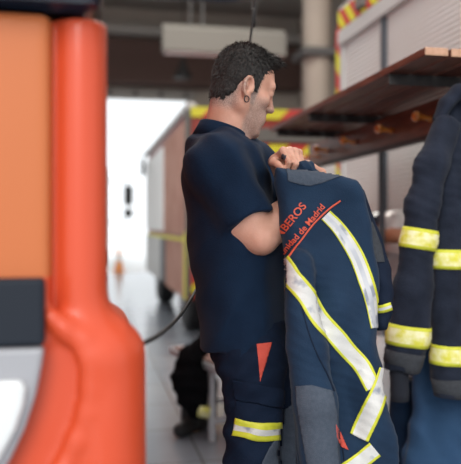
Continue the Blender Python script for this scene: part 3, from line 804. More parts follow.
def helmet(px, py, v_L, label, shell, peak, rot):
    Lh = 1.85; v = aisle(px, Lh)
    r = empty('helmet', rotA(Lh, v, 1.12), TH+rot, label=label, cat='helmet', group=None)
    h = 0.006
    vol = Vol(lin(-0.15, 0.15, h), lin(-0.15, 0.15, h), lin(-0.02, 0.25, h))
    vol.ell((0, 0, 0.09), (0.105, 0.135, 0.115), 0.01, cuts=[((0, 0, 0.02), (0, 0, -1))])
    vol.ell((0, 0, 0.05), (0.118, 0.145, 0.02), 0.02)
    vol.cone((0, -0.10, 0.17), (0, 0.10, 0.17), 0.018, 0.018, 0.02)
    sdf_obj('shell', vol, shell, r)
    vol = Vol(lin(-0.15, 0.15, h), lin(-0.2, 0.15, h), lin(-0.02, 0.25, h))
    vol.ell((0, -0.02, 0.055), (0.108, 0.140, 0.065), 0.01, cuts=[((0, -0.03, 0), (0, 1, 0))])
    sdf_obj('visor', vol, peak, r)
    MB().tube([(-0.10, 0, 0.03), (-0.06, -0.03, 0.005), (0.06, -0.03, 0.005), (0.10, 0, 0.03)], 0.006, 6).build('chin_strap', M['rubber'], r)
helmet(395, 225, 0, 'white helmet with a tan front on the ledge behind the hanging coat', M['helmetwhite'], M['tan'], -0.4)
helmet(380, 215, 0, 'dark blue helmet on the ledge beside the shelf post', M['visor'], M['visor'], -0.3)

def cylinder():
    d = 3.6; p = at(380, 330, d)
    r = empty('gas_cylinder', (p.x, p.y, 0), 0, label='white gas cylinder glimpsed standing between the held jacket and hanging coat', cat='cylinder')
    MB().lathe([(0, 0.06), (0.02, 0.07), (0.55, 0.07), (0.60, 0.062), (0.64, 0.035), (0.66, 0.025)], (0, 0, 0), (0, 0, 1), 24).build('tank', M['white'], r, smooth=True)
    MB().lathe([(0.66, 0.02), (0.70, 0.02), (0.70, 0.035), (0.73, 0.035), (0.735, 0.02)], (0, 0, 0), (0, 0, 1), 16).build('valve', M['lampgrey'], r)
cylinder()

# ================================================================== the firefighter
D0 = 1.85
def A(px, py, dy=0.0): return np.array(at(px, py, D0+dy))
HC = A(235, 92)                                     # between the ears
YAW, PIT = math.radians(25), math.radians(15)
HR = Matrix.Rotation(YAW, 3, 'Z') @ Matrix.Rotation(PIT, 3, 'Y')   # head frame: x forward, y left, z up
HRn = np.array(HR)
def Hp(x, y, z): return HC + HRn @ np.array((x, y, z))
HN = [A(234, 120, 0.0), A(222, 152, 0.0)]

man = empty('person', (A(245, 345)[0], D0, 0), 0, label='man in dark navy t-shirt and work trousers looking down at the jacket he holds', cat='person')
MO = Vector(man.location)
def reparent(o):
    o.parent = man; o.data.transform(Matrix.Translation(-MO)); return o

SH_R, EL_R, WR_R = A(217, 165, -0.155), A(261, 235, -0.155), np.array(at(326, 192, 1.765))
SH_L, EL_L, WR_L = A(240, 160, 0.17), np.array(at(306, 210, 1.88)), np.array(at(277, 162, 1.755))
HIP_R, KN_R, AN_R = A(254, 352, -0.085), A(250, 500, -0.11), A(238, 655, -0.12)
HIP_L, KN_L, AN_L = A(262, 352, 0.09), A(288, 500, 0.12), A(285, 655, 0.16)

xs = lin(-0.19, 0.30, 0.0032); ys = lin(1.52, 2.14, 0.0034)
zs = np.concatenate([np.arange(-0.01, 1.02, 0.008), np.arange(1.02, 1.76, 0.0028)])
B = Vol(xs, ys, zs)
# trunk, legs (under the clothes)
B.cone(A(226, 185), A(232, 235), 0.100, 0.092, 0.03, sc=(1, 1.5, 1))
B.cone(A(232, 235), A(248, 335), 0.092, 0.098, 0.03, sc=(1, 1.45, 1))
B.cone(SH_R, SH_L, 0.055, 0.055, 0.05)
for h_, k_, a_ in ((HIP_R, KN_R, AN_R), (HIP_L, KN_L, AN_L)):
    B.cone(h_, k_, 0.072, 0.05, 0.02); B.cone(k_, a_, 0.052, 0.034, 0.02)
    B.cone(a_-np.array((0, 0, .02)), a_+np.array((0.14, 0.02, -0.045)), 0.036, 0.028, 0.02)
# neck
B.cone(Hp(0.0, 0, -0.015), A(226, 148, 0.0), 0.054, 0.061, 0.015)
B.cone(Hp(-0.014, 0, -0.01), A(222, 140, 0.0), 0.042, 0.048, 0.02)
# arms
B.cone(SH_R, EL_R, 0.056, 0.041, 0.02)
B.cone(A(237, 223, -0.155), A(252, 236, -0.155), 0.044, 0.036, 0.02)
d_ = WR_R-EL_R
B.cone(EL_R, EL_R+d_*0.35, 0.040, 0.0445, 0.012); B.cone(EL_R+d_*0.35, WR_R, 0.0445, 0.027, 0.02)
B.ell(EL_R+np.array((0.002, -0.0, -0.012)), (0.034, 0.032, 0.034), 0.02)
B.cone(SH_L, EL_L, 0.055, 0.042, 0.02)
B.cone(EL_L, EL_L+(WR_L-EL_L)*0.4, 0.040, 0.040, 0.02); B.cone(EL_L+(WR_L-EL_L)*0.4, WR_L, 0.038, 0.021, 0.02)
# hands
def hand(v, wrist, Fd, Nd, s=1.0, curl=(60, 80, 50), thumb=-1, tspread=0.7, spread=0.0):
    Fd = Vector(Fd).normalized(); Nd = Vector(Nd); Nd = (Nd - Fd*Nd.dot(Fd)).normalized(); S = Fd.cross(Nd)*thumb
    w_ = Vector(wrist)
    offs = (0.030, 0.010, -0.010, -0.028); ml = (0.088, 0.092, 0.087, 0.078)
    ln = ((.043, .026, .020), (.048, .030, .021), (.044, .028, .021), (.035, .021, .018))
    out = []
    for i in range(4):
        a = w_ + S*offs[i]*0.45*s; k = w_ + Fd*ml[i]*s + S*offs[i]*s
        v.cone(a, k, 0.0150*s, 0.0120*s, 0.006); out.append(k + Nd*0.012*s)
        v.ell(k+Nd*0.003*s, (0.0115*s,)*3, 0.005)
        ang = 0; p = k; rr = (0.0100, 0.0092, 0.0084, 0.0072)
        for j in range(3):
            ang += math.radians(curl[j]*(1+0.06*i)); dr = Fd*math.cos(ang) - Nd*math.sin(ang) + S*spread*(1.5-i)*0.1
            q = p + dr.normalized()*ln[i][j]*s
            v.cone(p, q, rr[j]*s, rr[j+1]*s, 0.0022); p = q
    v.cone(w_+Fd*0.045*s-Nd*0.006*s, w_+Fd*0.06*s-Nd*0.006*s, 0.018*s, 0.017*s, 0.015)
    t0 = w_ + Fd*0.022*s + S*0.020*s - Nd*0.006*s
    t1 = t0 + (Fd*0.7+S*tspread-Nd*0.35).normalized()*0.042*s; t2 = t1 + (Fd*0.9+S*0.15-Nd*0.5).normalized()*0.034*s; t3 = t2 + (Fd*0.8-S*0.1-Nd*0.8).normalized()*0.026*s
    v.cone(t0, t1, 0.0165*s, 0.0125*s, 0.012); v.cone(t1, t2, 0.0118*s, 0.0105*s, 0.004); v.cone(t2, t3, 0.0105*s, 0.0082*s, 0.004)
    return out
knL = hand(B, WR_L, (0.42, -0.82, 0.24), (-0.10, 0.18, 0.95), 0.84, (62, 70, 50), thumb=1, tspread=0.6)
knR = hand(B, WR_R, (-0.80, -0.12, 0.60), (0.1, 0.75, 0.6), 0.92, (28, 40, 25), thumb=-1)
# head
def hc(a, b, ra, rb, k=0.01, mode='u'): B.cone(Hp(*a), Hp(*b), ra, rb, k, mode)
def he(c, r, k=0.01, mode='u', R=None):
    B.ell(Hp(*c), r, k, mode, R=HRn if R is None else HRn @ np.array(R))
he((0.013, 0, 0.040), (0.080, 0.072, 0.080), 0.015)
he((0.042, 0, 0.048), (0.053, 0.058, 0.058), 0.02)
he((0.040, 0, -0.020), (0.052, 0.056, 0.075), 0.02)
for s in (-1, 1):
    hc((0.004, s*0.052, -0.040), (0.068, s*0.020, -0.086), 0.020, 0.017, 0.02)     # jaw
    hc((0.004, s*0.054, -0.040), (0.002, s*0.058, 0.0), 0.018, 0.016, 0.015)
    he((0.060, s*0.042, -0.006), (0.024, 0.018, 0.018), 0.015)                       # cheekbone
    hc((0.094, s*0.008, 0.035), (0.080, s*0.042, 0.036), 0.0125, 0.0115, 0.012)        # brow
    he((0.074, s*0.022, -0.052), (0.020, 0.018, 0.024), 0.015)
he((0.078, 0, -0.088), (0.018, 0.021, 0.016), 0.012)                                # chin
he((0.080, 0, -0.050), (0.020, 0.024, 0.022), 0.012)                                # muzzle
for s in (-1, 1):
    he((0.104, s*0.033, 0.016), (0.016, 0.015, 0.010), 0.014, 's')                   # eye socket
    he((0.0805, s*0.032, 0.017), (0.0155, 0.016, 0.0125), 0.004)                     # lids
    he((0.0965, s*0.032, 0.0145), (0.006, 0.013, 0.0016), 0.002, 's')                # eye slit
hc((0.098, 0, 0.028), (0.110, 0, -0.004), 0.0075, 0.0090, 0.010)
he((0.1125, 0, -0.012), (0.0115, 0.0105, 0.0095), 0.006)
for s in (-1, 1): he((0.102, s*0.0125, -0.016), (0.0105, 0.0068, 0.0075), 0.004); he((0.106, s*0.007, -0.024), (0.004, 0.003, 0.004), 0.002, 's')
hc((0.100, -0.0, -0.024), (0.0965, 0, -0.042), 0.006, 0.006, 0.008)
hc((0.094, -0.019, -0.0475), (0.1005, 0, -0.0445), 0.0038, 0.0048, 0.004); hc((0.094, 0.019, -0.0475), (0.1005, 0, -0.0445), 0.0038, 0.0048, 0.004)
hc((0.092, -0.017, -0.0555), (0.0975, 0, -0.0570), 0.0040, 0.0058, 0.004); hc((0.092, 0.017, -0.0555), (0.0975, 0, -0.0570), 0.0040, 0.0058, 0.004)
he((0.103, 0, -0.0505), (0.012, 0.024, 0.0014), 0.002, 's')
he((0.097, 0, -0.070), (0.006, 0.014, 0.005), 0.008, 's')
for s in (-1, 1):
    Re = Matrix.Rotation(s*-0.42, 3, 'Z') @ Matrix.Rotation(-0.12, 3, 'Y')
    he((-0.002, s*0.075, -0.002), (0.020, 0.0065, 0.029), 0.004, R=Re)
    # helix rim
    e = Vector((-0.002, s*0.081, -0.001)); pts = []
    for k in range(11):
        a = math.radians(-60 + 260*k/10); pts.append(e + Re @ Vector((0.0175*math.cos(a)*-1, s*0.003, 0.0255*math.sin(a))))
    for a, b in zip(pts[:-1], pts[1:]): hc(tuple(a), tuple(b), 0.0038, 0.0038, 0.003)
    he(tuple(e + Re @ Vector((0.001, s*0.004, 0.002))), (0.0105, 0.0130, 0.0155), 0.002, 's', R=Re)
    he(tuple(e + Re @ Vector((-0.004, s*0.000, 0.007))), (0.0035, 0.004, 0.011), 0.003, R=Re)
    he((0.001, s*0.076, -0.025), (0.0085, 0.0050, 0.0095), 0.005, R=Re)
    he((0.012, s*0.075, -0.002), (0.0042, 0.004, 0.0065), 0.003)
body, bV, bQ = sdf_obj('body', B, M['skin'], relax=1)
L_ = (bV-HC) @ HRn     # head coordinates
X_, Y_, Z_ = L_[:, 0], L_[:, 1], L_[:, 2]
def ss(a, b, x): t = np.clip((x-a)/(b-a), 0, 1); return t*t*(3-2*t)
st = ss(0.012, 0.028, X_)*ss(0.006, -0.028, Z_ - 0.10*np.clip(0.045-X_, 0, 1))*ss(-0.13, -0.105, Z_)*(1-0.75*np.exp(-((Z_+0.0505)/0.006)**2)*(X_ > 0.085))*(np.abs(Y_) < 0.08)
st = np.maximum(st*0.62, 0.85*ss(0.014, 0.02, X_)*ss(0.042, 0.034, X_)*ss(0.02, 0.0, Z_)*ss(-0.05, -0.03, Z_)*(np.abs(Y_) > 0.04))
nape = ss(0.0, -0.025, X_)*ss(-0.075, -0.045, Z_)*ss(0.03, 0.02, Z_)*0.8
st = np.maximum(st, nape*(np.linalg.norm(L_, axis=1) < 0.16))
st[np.linalg.norm(L_, axis=1) > 0.19] = 0
at_ = body.data.attributes.new('stubble', 'FLOAT', 'POINT'); at_.data.foreach_set('value', st.astype(np.float32))
reparent(body)
body_bvh = bvh_of(bV, bQ)
# eyes
for s in (-1, 1):
    p = Hp(0.0795, s*0.032, 0.016)
    m = MB(); m.lathe([(-0.0128*math.cos(t), 0.0128*math.sin(t)) for t in np.linspace(0.01, math.pi-0.01, 14)], p, Vector(HRn @ np.array((-1, 0, 0.25))), 18)
    m.m = [1 if (i//18) >= 10 or True and False else 0 for i in range(len(m.f))]
    reparent(m.build('eyeball', [M['white_eye'], M['iris']], smooth=True))
    # eyebrow
    m = MB()
    for k in range(60):
        t = k/59; b0 = Hp(0.105-0.018*t*t, s*(0.010+0.034*t), 0.038+0.006*math.sin(t*2.6)+random.uniform(-.003, .003))
        dr = Vector(HRn @ np.array((0.2-0.3*t, s*1.0, 0.35))).normalized()
        m.tube([b0, Vector(b0)+dr*0.008], [0.0009, 0.0003], 4)
    reparent(m.build('eyebrow', M['hairstrand']))
# earring
m = MB(); e = Hp(0.002, -0.083, -0.033); ex = Vector(HRn @ np.array((1, 0.1, 0))); ez = Vector(HRn @ np.array((0, 0, 1)))
m.tube([Vector(e) + ex*0.007*math.cos(t) + ez*0.008*math.sin(t) for t in np.linspace(0, 2*math.pi, 17)], 0.0014, 6)
reparent(m.build('earring', M['metal_dark'], smooth=True))
# small dark grey-blue mark on the back of the hand
kc = (Vector(knL[1])+Vector(knL[2]))/2
bp = at(283.5, 157.5, 1)
poly = [(281, 155.5), (283, 153.5), (285, 155.5), (286.5, 155), (286, 158), (284.5, 160.5), (283, 158.5), (281.5, 159)]
o = patch('dark_hand_mark', body_bvh, poly, M['mark_tone'], None, off=0.0004, step=0.7); o.modifiers[0].thickness = 0.0004; reparent(o)

# hair
hx = lin(HC[0]-0.14, HC[0]+0.17, 0.003)
Hv = Vol(hx, lin(D0-0.13, D0+0.15, 0.003), lin(HC[2]-0.10, HC[2]+0.17, 0.003))
def hairfn(X, Y, Z):
    x, y, z = X-HC[0], Y-HC[1], Z-HC[2]
    lx = x*HRn[0, 0]+y*HRn[1, 0]+z*HRn[2, 0]; ly = x*HRn[0, 1]+y*HRn[1, 1]+z*HRn[2, 1]; lz = x*HRn[0, 2]+y*HRn[1, 2]+z*HRn[2, 2]
    def el(c, r):
        q = [(lx-c[0])/r[0], (ly-c[1])/r[1], (lz-c[2])/r[2]]; k0 = np.sqrt(q[0]**2+q[1]**2+q[2]**2)
        k1 = np.sqrt((q[0]/r[0])**2+(q[1]/r[1])**2+(q[2]/r[2])**2)+1e-9; return k0*(k0-1)/k1
    d = np.minimum(el((0.013, 0, 0.040), (0.080, 0.072, 0.080)), el((0.042, 0, 0.048), (0.053, 0.058, 0.058)))
    d = np.minimum(d, el((0.02, 0, 0.0), (0.06, 0.066, 0.06)))
    d = np.minimum(d, el((-0.012, 0, -0.006), (0.050, 0.056, 0.06)))
    th = 0.0035 + 0.009*np.clip((lz-0.05)/0.08, 0, 1) + 0.010*np.clip((lx-0.04)/0.05, 0, 1)*np.clip((lz-0.07)/0.04, 0, 1)
    zl = np.interp(lx, [-0.12, -0.075, -0.045, -0.030, -0.022, -0.016, 0.004, 0.016, 0.019, 0.034, 0.038, 0.055, 0.068, 0.078, 0.095],
                   [-0.040, -0.040, -0.038, -0.028, -0.012, 0.012, 0.030, 0.024, 0.000, 0.004, 0.040, 0.060, 0.080, 0.092, 0.100])
    n = 0.0022*(np.sin(lx*420+np.sin(lz*230)*2)*np.sin(lz*380+ly*300))+0.0018*np.sin(lx*230+ly*510+lz*150)
    return np.maximum(d-th-n*np.clip(0.4+lz*8, 0.25, 1), (zl-lz+n*3.5)*0.7)
Hv.op(hairfn, (HC[0]-.13, D0-.12, HC[2]-.09), (HC[0]+.16, D0+.14, HC[2]+.16), 0.002)
for (a, b, ra, rb) in (((0.070, -0.02, 0.110), (0.106, -0.024, 0.108), 0.014, 0.005), ((0.070, 0.01, 0.110), (0.112, 0.006, 0.113), 0.014, 0.005),
                       ((0.066, 0.0, 0.116), (0.098, -0.008, 0.120), 0.012, 0.004), ((0.068, -0.035, 0.104), (0.092, -0.042, 0.100), 0.012, 0.004),
                       ((0.03, 0.0, 0.128), (0.045, 0.0, 0.137), 0.01, 0.003), ((0.0, 0.01, 0.128), (0.012, 0.01, 0.139), 0.01, 0.003)):
    Hv.cone(Hp(*a), Hp(*b), ra, rb, 0.006)
hair, hV, hQ = sdf_obj('hair', Hv, M['hair'], relax=0)
# short strands growing off the hair surface, same object
cen = hV[hQ].mean(1); e1 = hV[hQ[:, 2]]-hV[hQ[:, 0]]; e2 = hV[hQ[:, 3]]-hV[hQ[:, 1]]; nr = np.cross(e1, e2); nr /= np.linalg.norm(nr, axis=1)[:, None]+1e-9
lc = (cen-HC) @ HRn; ln_ = nr @ HRn
sel = [i for i in range(len(cen)) if (lc[i] @ ln_[i]) > 0.02]
random.shuffle(sel); mb = MB()
for i in sel[:5200]:
    z = lc[i, 2]; top = max(0.0, min(1.0, (z-0.04)/0.08)); fr = max(0.0, min(1.0, (lc[i, 0]-0.02)/0.06))
    l = random.uniform(0.004, 0.008) + top*random.uniform(0.002, 0.010) + fr*top*random.uniform(0, 0.012)
    flow = np.array((0.9*fr+0.2-0.5*(1-top)*(1 if lc[i, 0] < 0 else -.3), random.uniform(-.3, .3), 0.25*top-0.8*(1-top)))
    dr = HRn @ (ln_[i]*(0.35+0.45*top) + flow*0.8 + np.random.RandomState(i).uniform(-.25, .25, 3)); dr /= np.linalg.norm(dr)
    p = Vector(cen[i]-nr[i]*0.0015); d2 = Vector(dr)
    mb.tube([p, p+d2*l*0.6, p+d2*l+Vector((0, 0, -l*0.12))], [0.0007, 0.0005, 0.0001], 3, cap=False)
strands = mb.build('hair_strands', M['hairstrand']); 
reparent(hair); strands.parent = hair; strands.data.transform(Matrix.Translation(-MO))

# shirt
S = Vol(lin(-0.19, 0.24, 0.0035), lin(1.55, 2.14, 0.004), lin(0.84, 1.56, 0.0035))
hem = [(A(247, 345), (0.03, 0.0, -1))]
S.cone(A(226, 186), A(236, 245), 0.117, 0.119, 0.04, sc=(1, 1.42, 1))
S.cone(A(236, 245), A(248.5, 400), 0.119, 0.113, 0.04, sc=(1, 1.42, 1), cuts=hem)
S.ell(A(224, 163), (0.102, 0.175, 0.078), 0.04)
S.cone(A(216, 150), A(220, 140), 0.076, 0.066, 0.03)
S.cone(SH_R+np.array((0.0, 0.02, 0.0)), SH_L+np.array((0, -0.02, 0)), 0.072, 0.068, 0.04)
sd = Vector(EL_R-SH_R).normalized()
se = A(245, 220, -0.17)
S.cone(SH_R+np.array((0.006, 0.004, -0.005)), np.array(se+np.array(sd)*0.08), 0.074, 0.058, 0.03, cuts=[(se, (0.42, -0.05, -0.92))])
sdl = (EL_L-SH_L)/np.linalg.norm(EL_L-SH_L); sl = SH_L+sdl*0.20
S.cone(SH_L, sl+sdl*0.06, 0.072, 0.058, 0.03, cuts=[(sl, tuple(sdl))])
S.cone(A(236, 150, 0.06), A(262, 165, 0.10), 0.05, 0.045, 0.04)
S.disp(folds([(0.009, (0.75, 0.25, 0.6), 0.105, 0.03, 11, 0.4), (0.0075, (-0.5, 0.2, 0.8), 0.08, 0.028, 13, 1.9), (0.006, (1, 0.4, 0.15), 0.10, 0.04, 8, 2.7)]))
# keep neck hole open
S.cone(A(219, 144), Hp(-0.02, 0, 0.0), 0.058, 0.056, 0.004, 's')
shirt, sV, sQ = sdf_obj('t_shirt', S, M['navy']); shirt_bvh = bvh_of(sV, sQ); reparent(shirt)
# collar band
def collar():
    c = Vector(A(223, 134)); a = Vector((0.33, 0.10, 1)).normalized()
    u = Vector((1, 0, -0.33)).normalized(); w_ = a.cross(u).normalized(); n = 48; V = []; Fs = []
    prof = [(-0.030, 0.077), (0.0, 0.0715), (0.012, 0.0695), (0.015, 0.0675), (0.012, 0.065), (-0.025, 0.066)]
    for k in range(n):
        t = 2*math.pi*k/n; dr = u*math.cos(t)*1.0+w_*math.sin(t)*0.98
        for h_, r_ in prof: V.append(c + a*h_ + dr*r_)
    m = len(prof)
    for k in range(n):
        for j in range(m): Fs.append((k*m+j, k*m+(j+1) % m, ((k+1) % n)*m+(j+1) % m, ((k+1) % n)*m+j))
    o = mesh_obj('collar', V, Fs, M['navy'], shirt, smooth=True); o.data.transform(Matrix.Translation(-MO))
collar()
# stitched hems
def hemline(pts, bvh, parent, name='hem_stitch'):
    V = [cast(bvh, *p, 0.0006) for p in spline(pts, 6)]; V = [v for v in V if v is not None]
    o = MB().tube(V, 0.0007, 5).build(name, M['trouser']); o.parent = parent; o.data.transform(Matrix.Translation(-MO))
hemline([(228, 226), (238, 220), (250, 213), (261, 206)], shirt_bvh, shirt)

# trousers
T = Vol(lin(-0.13, 0.25, 0.0040), lin(1.62, 2.14, 0.0045), lin(0.02, 0.99, 0.0045))
T.cone(A(249, 320), A(253, 352), 0.100, 0.098, 0.03, sc=(1, 1.5, 1), cuts=[(A(249, 316), (0, 0, 1))])
T.ell(A(243, 346, 0.0), (0.088, 0.16, 0.085), 0.03)
for h_, k_, a_, r0 in ((HIP_R, KN_R, AN_R, .078), (HIP_L, KN_L, AN_L, .080)):
    T.cone(h_+np.array((0.004, 0, 0)), k_, r0, 0.066, 0.025)
    T.cone(k_, a_+np.array((0, 0, 0.0)), 0.066, 0.066, 0.02, cuts=[((0, 0, 0.09), (0, 0, -1))])
T.ell(A(246, 372, -0.10), (0.058, 0.062, 0.09), 0.03)
T.disp(folds([(0.007, (0.35, 0.2, 1), 0.075, 0.022, 14, 0.2), (0.006, (-0.6, 0.2, 0.9), 0.06, 0.02, 12, 2.1), (0.002, (0.2, 0.4, 1), 0.03, 0.01, 30, 1.2)]))
trs, tV, tQ = sdf_obj('work_trousers', T, M['trouser']); trs_bvh = bvh_of(tV, tQ); reparent(trs)
def on_tr(o): o.parent = trs; o.data.transform(Matrix.Translation(-MO)); return o
on_tr(patch('red_insert', trs_bvh, [(256.5, 344), (272, 342), (266, 362), (260, 382), (258.5, 364)], M['redpatch'], None, 0.0015))
def raised(name, bvh, poly, m, th, off):
    o = patch(name, bvh, poly, m, None, off, 1.6); o.modifiers[0].thickness = th; return o
on_tr(raised('pocket_flap', trs_bvh, [(233, 379), (280, 389), (285, 392), (283, 408), (236, 399)], M['trouser'], 0.006, 0.004))
on_tr(raised('cargo_pocket', trs_bvh, [(236, 400), (283, 409), (281, 440), (234, 434)], M['trouser'], 0.004, 0.002))
t = Vector(A(236, 424, 0)); 
on_tr(strip('reflective_stripe', trs_bvh, [(234.5, 426.5), (248, 429.5), (262, 432), (281, 431)], 18, [0, 0, 1, 1, 0, 0], [M['yellow'], M['silver']], None, 0.0045, 8))
on_tr(patch('knee_patch', trs_bvh, [(257, 490), (262, 462), (270, 446), (279, 434), (283, 434), (286, 490)], M['greypatch'], None, 0.0015, 2))
on_tr(patch('knee_patch', trs_bvh, [(280, 412), (293, 404), (296, 440), (296, 480), (258, 480), (262, 462), (274, 440)], M['greypatch'], None, 0.0015, 2))
# shoes
for a_ in (AN_R, AN_L):
    v = Vol(lin(-0.12, 0.36, 0.006), lin(1.62, 2.14, 0.006), lin(-0.012, 0.20, 0.006))
    a0 = np.array((a_[0], a_[1], 0))
    v.cone(a0+np.array((0, 0, 0.05)), a0+np.array((0, 0, 0.16)), 0.047, 0.05, 0.02)
    v.cone(a0+np.array((-0.02, 0, 0.045)), a0+np.array((0.17, 0.03, 0.035)), 0.045, 0.040, 0.03, cuts=[((0, 0, 0.0), (0, 0, -1))])
    s_, _, _ = sdf_obj('boot', v, M['rubber']); reparent(s_)

# ================================================================== the jacket he holds
DJ = 1.64
J = Vol(lin(0.10, 0.44, 0.0034), lin(1.50, 1.84, 0.0040), lin(0.50, 1.42, 0.0038))
jpoly = [(275, 167), (288, 169.5), (321, 171.5), (342, 174.5), (357, 180), (366, 193), (370, 210), (374, 232), (379, 262), (383, 290), (381, 326), (380, 345),
         (383, 366), (386, 392), (392, 415), (400, 442), (403, 480), (396, 540), (350, 548), (302, 545), (296, 440), (290, 380), (287, 330), (285, 285), (283, 255), (279, 215), (276, 188)]
def jyc(X, Z):
    return (0.010*np.sin((X*0.9+Z*0.42)*34+1.0) + 0.008*np.sin((X*1.0-Z*0.55)*27+0.4)*np.clip((1.30-Z)*3, 0, 1)
            + 0.007*np.sin(X*70+np.sin(Z*9)*1.2)*np.clip((1.15-Z)*4, 0, 1) - 0.02*np.clip((Z-1.28)/0.1, 0, 1) + 0.10*np.clip(X-0.25, 0, 1) + 0.02)
slab(J, jpoly, DJ, 0.032, jyc)
# near sleeve hanging down the left side
J.cone(at(298, 262, 1.60), at(306, 345, 1.595), 0.030, 0.044, 0.03)
J.cone(at(306, 345, 1.595), at(315, 400, 1.59), 0.044, 0.049, 0.02); J.cone(at(315, 400, 1.59), at(325, 520, 1.60), 0.049, 0.045, 0.02, cuts=[(at(320, 520, 1.6), (0, 0, -1))])
J.disp(folds([(0.006, (0.85, 0.0, 0.45), 0.09, 0.03, 10, 0.9), (0.005, (-0.6, 0.1, 0.8), 0.085, 0.022, 12, 2.4), (0.0015, (0.4, 0.3, 1), 0.024, 0.008, 33, 1.1)]))
jk = empty('jacket', tuple(at(325, 300, DJ)), 0, label='navy jacket with silver and yellow cross bands held up by the man', cat='jacket')
JO = Vector(jk.location)
def onj(o, par=None): o.parent = par or jk; o.data.transform(Matrix.Translation(-JO)); return o
shell, jV, jQ = sdf_obj('shell', J, M['jacket']); jb = bvh_of(jV, jQ); onj(shell)
# far sleeve, behind
J2 = Vol(lin(0.24, 0.46, 0.004), lin(1.62, 1.90, 0.004), lin(0.90, 1.36, 0.004))
slab(J2, [(352, 182), (364, 190), (372, 212), (382, 238), (391, 268), (393, 295), (391, 318), (386, 330), (376, 332), (368, 300), (360, 250), (350, 210)], 1.72, 0.035, lambda X, Z: 0.006*np.sin((X+Z*.5)*60))
J2.disp(folds([(0.004, (0.6, 0, 1), 0.06, 0.02, 13, 0.5)]))
fs, fV, fQ = sdf_obj('sleeve', J2, M['jacket_dark']); fb = bvh_of(fV, fQ); onj(fs)
onj(strip('cuff_band', fb, [(371, 307), (380, 309), (391, 306)], 8, [0, 1, 0], [M['yellow'], M['silver']], None, 0.002), fs)
onj(patch('elbow_patch', fb, [(366, 224), (372, 222), (381, 246), (384, 262), (374, 262), (366, 240)], M['coatcuff'], None), fs)
# collar bunched between the hands
J3 = Vol(lin(0.09, 0.26, 0.003), lin(1.60, 1.80, 0.003), lin(1.30, 1.45, 0.003))
J3.cone(at(296, 175, 1.675), at(305, 170, 1.675), 0.012, 0.014, 0.01); J3.cone(at(305, 169, 1.675), at(309, 166, 1.69), 0.014, 0.013, 0.01); J3.cone(at(302, 166, 1.68), at(318, 177, 1.68), 0.014, 0.012, 0.01)
J3.disp(folds([(0.004, (1, 0, 0.6), 0.02, 0.006, 30, 0.5)]))
cl, _, _ = sdf_obj('collar', J3, M['jacket']); onj(cl)
onj(patch('grey_yoke', jb, [(286, 168), (300, 169), (322, 171), (344, 175.5), (336, 178), (322, 183), (309, 186), (298, 184), (288, 181)], M['greypatch'], None, 0.0015, 1.2))
tape = [0]*2 + [1]*10 + [0]*2
TM = [M['yellow'], M['silver'], M['greytape']]
onj(strip('reflective_band', jb, [(325.5, 215), (337, 226.5), (348, 241.5), (357.5, 258.5), (365.5, 280), (371, 300), (374.5, 328)], 0, [0, 0, 1, 1, 1, 2, 2, 2, 2, 1, 1, 1, 0], TM, None, 0.002, 22, widths=[12.5, 13.5, 15, 15.5, 15.5, 13.5, 8]))
onj(strip('reflective_band', jb, [(281, 262), (286, 268.5), (293, 279), (306, 295), (319, 317), (334, 334), (348, 350.5), (362, 366), (373, 388)], 0, tape, TM, None, 0.002, 22, widths=[20, 20, 19.5, 19, 19, 18.5, 18, 17, 15]))
onj(strip('reflective_band', jb, [(382, 368), (378, 391), (371, 411), (359, 437)], 0, tape, TM, None, 0.0045, 22, widths=[8, 16, 19, 21]))
onj(strip('reflective_band', jb, [(375, 449), (360, 461), (340, 474), (320, 482)], 17, tape, TM, None, 0.002, 22))
onj(strip('orange_piping', jb, [(340.5, 200.5), (327.5, 210), (312.4, 225), (299.5, 242.5), (288.7, 257.6)], 1.6, [0, 0], [M['orange_print']], None, 0.002, 8))
onj(patch('red_tab', jb, [(335, 424), (340, 432), (348, 450), (341, 447), (336, 438)], M['redpatch'], None))
onj(patch('elbow_patch', jb, [(296, 386), (312, 385), (332, 391), (337, 416), (338, 464), (340, 480), (310, 480), (303, 440), (297, 404)], M['greypatch'], None, 0.002, 1.6))
onj(strip('sleeve_seam', jb, [(300, 300), (308, 330), (317, 354), (327, 374), (334, 391)], 1.0, [0], [M['jacket_dark']], None, 0.001, 8))
onj(strip('sleeve_seam', jb, [(336, 416), (341, 440), (345, 470)], 1.0, [0], [M['jacket_dark']], None, 0.001, 8))
def lettering(body_, end_px, size_px, ang, parent, nm):
    cu = bpy.data.curves.new('t', 'FONT'); cu.body = body_; cu.size = size_px; cu.align_x = 'RIGHT'; cu.offset = 0.012*size_px
    ob = bpy.data.objects.new('t', cu); C.objects.link(ob); bpy.context.view_layer.update()
    me = ob.to_mesh(); V = [(v.co.x, v.co.y) for v in me.vertices]; P = [tuple(p.vertices) for p in me.polygons]
    ob.to_mesh_clear(); bpy.data.objects.remove(ob)
    c, s = math.cos(ang), math.sin(ang); out = []; 
    for x, y in V:
        X = end_px[0] + x*c - y*s; Y = end_px[1] - (x*s + y*c); out.append(cast(jb, X, Y, 0.0022))
    keep = {}; VV = []; FF = []
    for i, v in enumerate(out):
        if v is not None: keep[i] = len(VV); VV.append(v)
    for p in P:
        if all(i in keep for i in p):
            q = [keep[i] for i in p]
            if max((VV[a]-VV[b]).length for a in q for b in q) < 0.03: FF.append(q)
    o = mesh_obj(nm, VV, FF, M['orange_print'], None); md = o.modifiers.new('t', 'SOLIDIFY'); md.thickness = 0.0008; md.offset = 0
    return o
onj(lettering('BOMBEROS', (306.5, 206.5), 11, math.radians(51.5), None, 'lettering'))
onj(lettering('Comunidad de Madrid', (325, 207), 8.9, math.radians(50), None, 'lettering'))

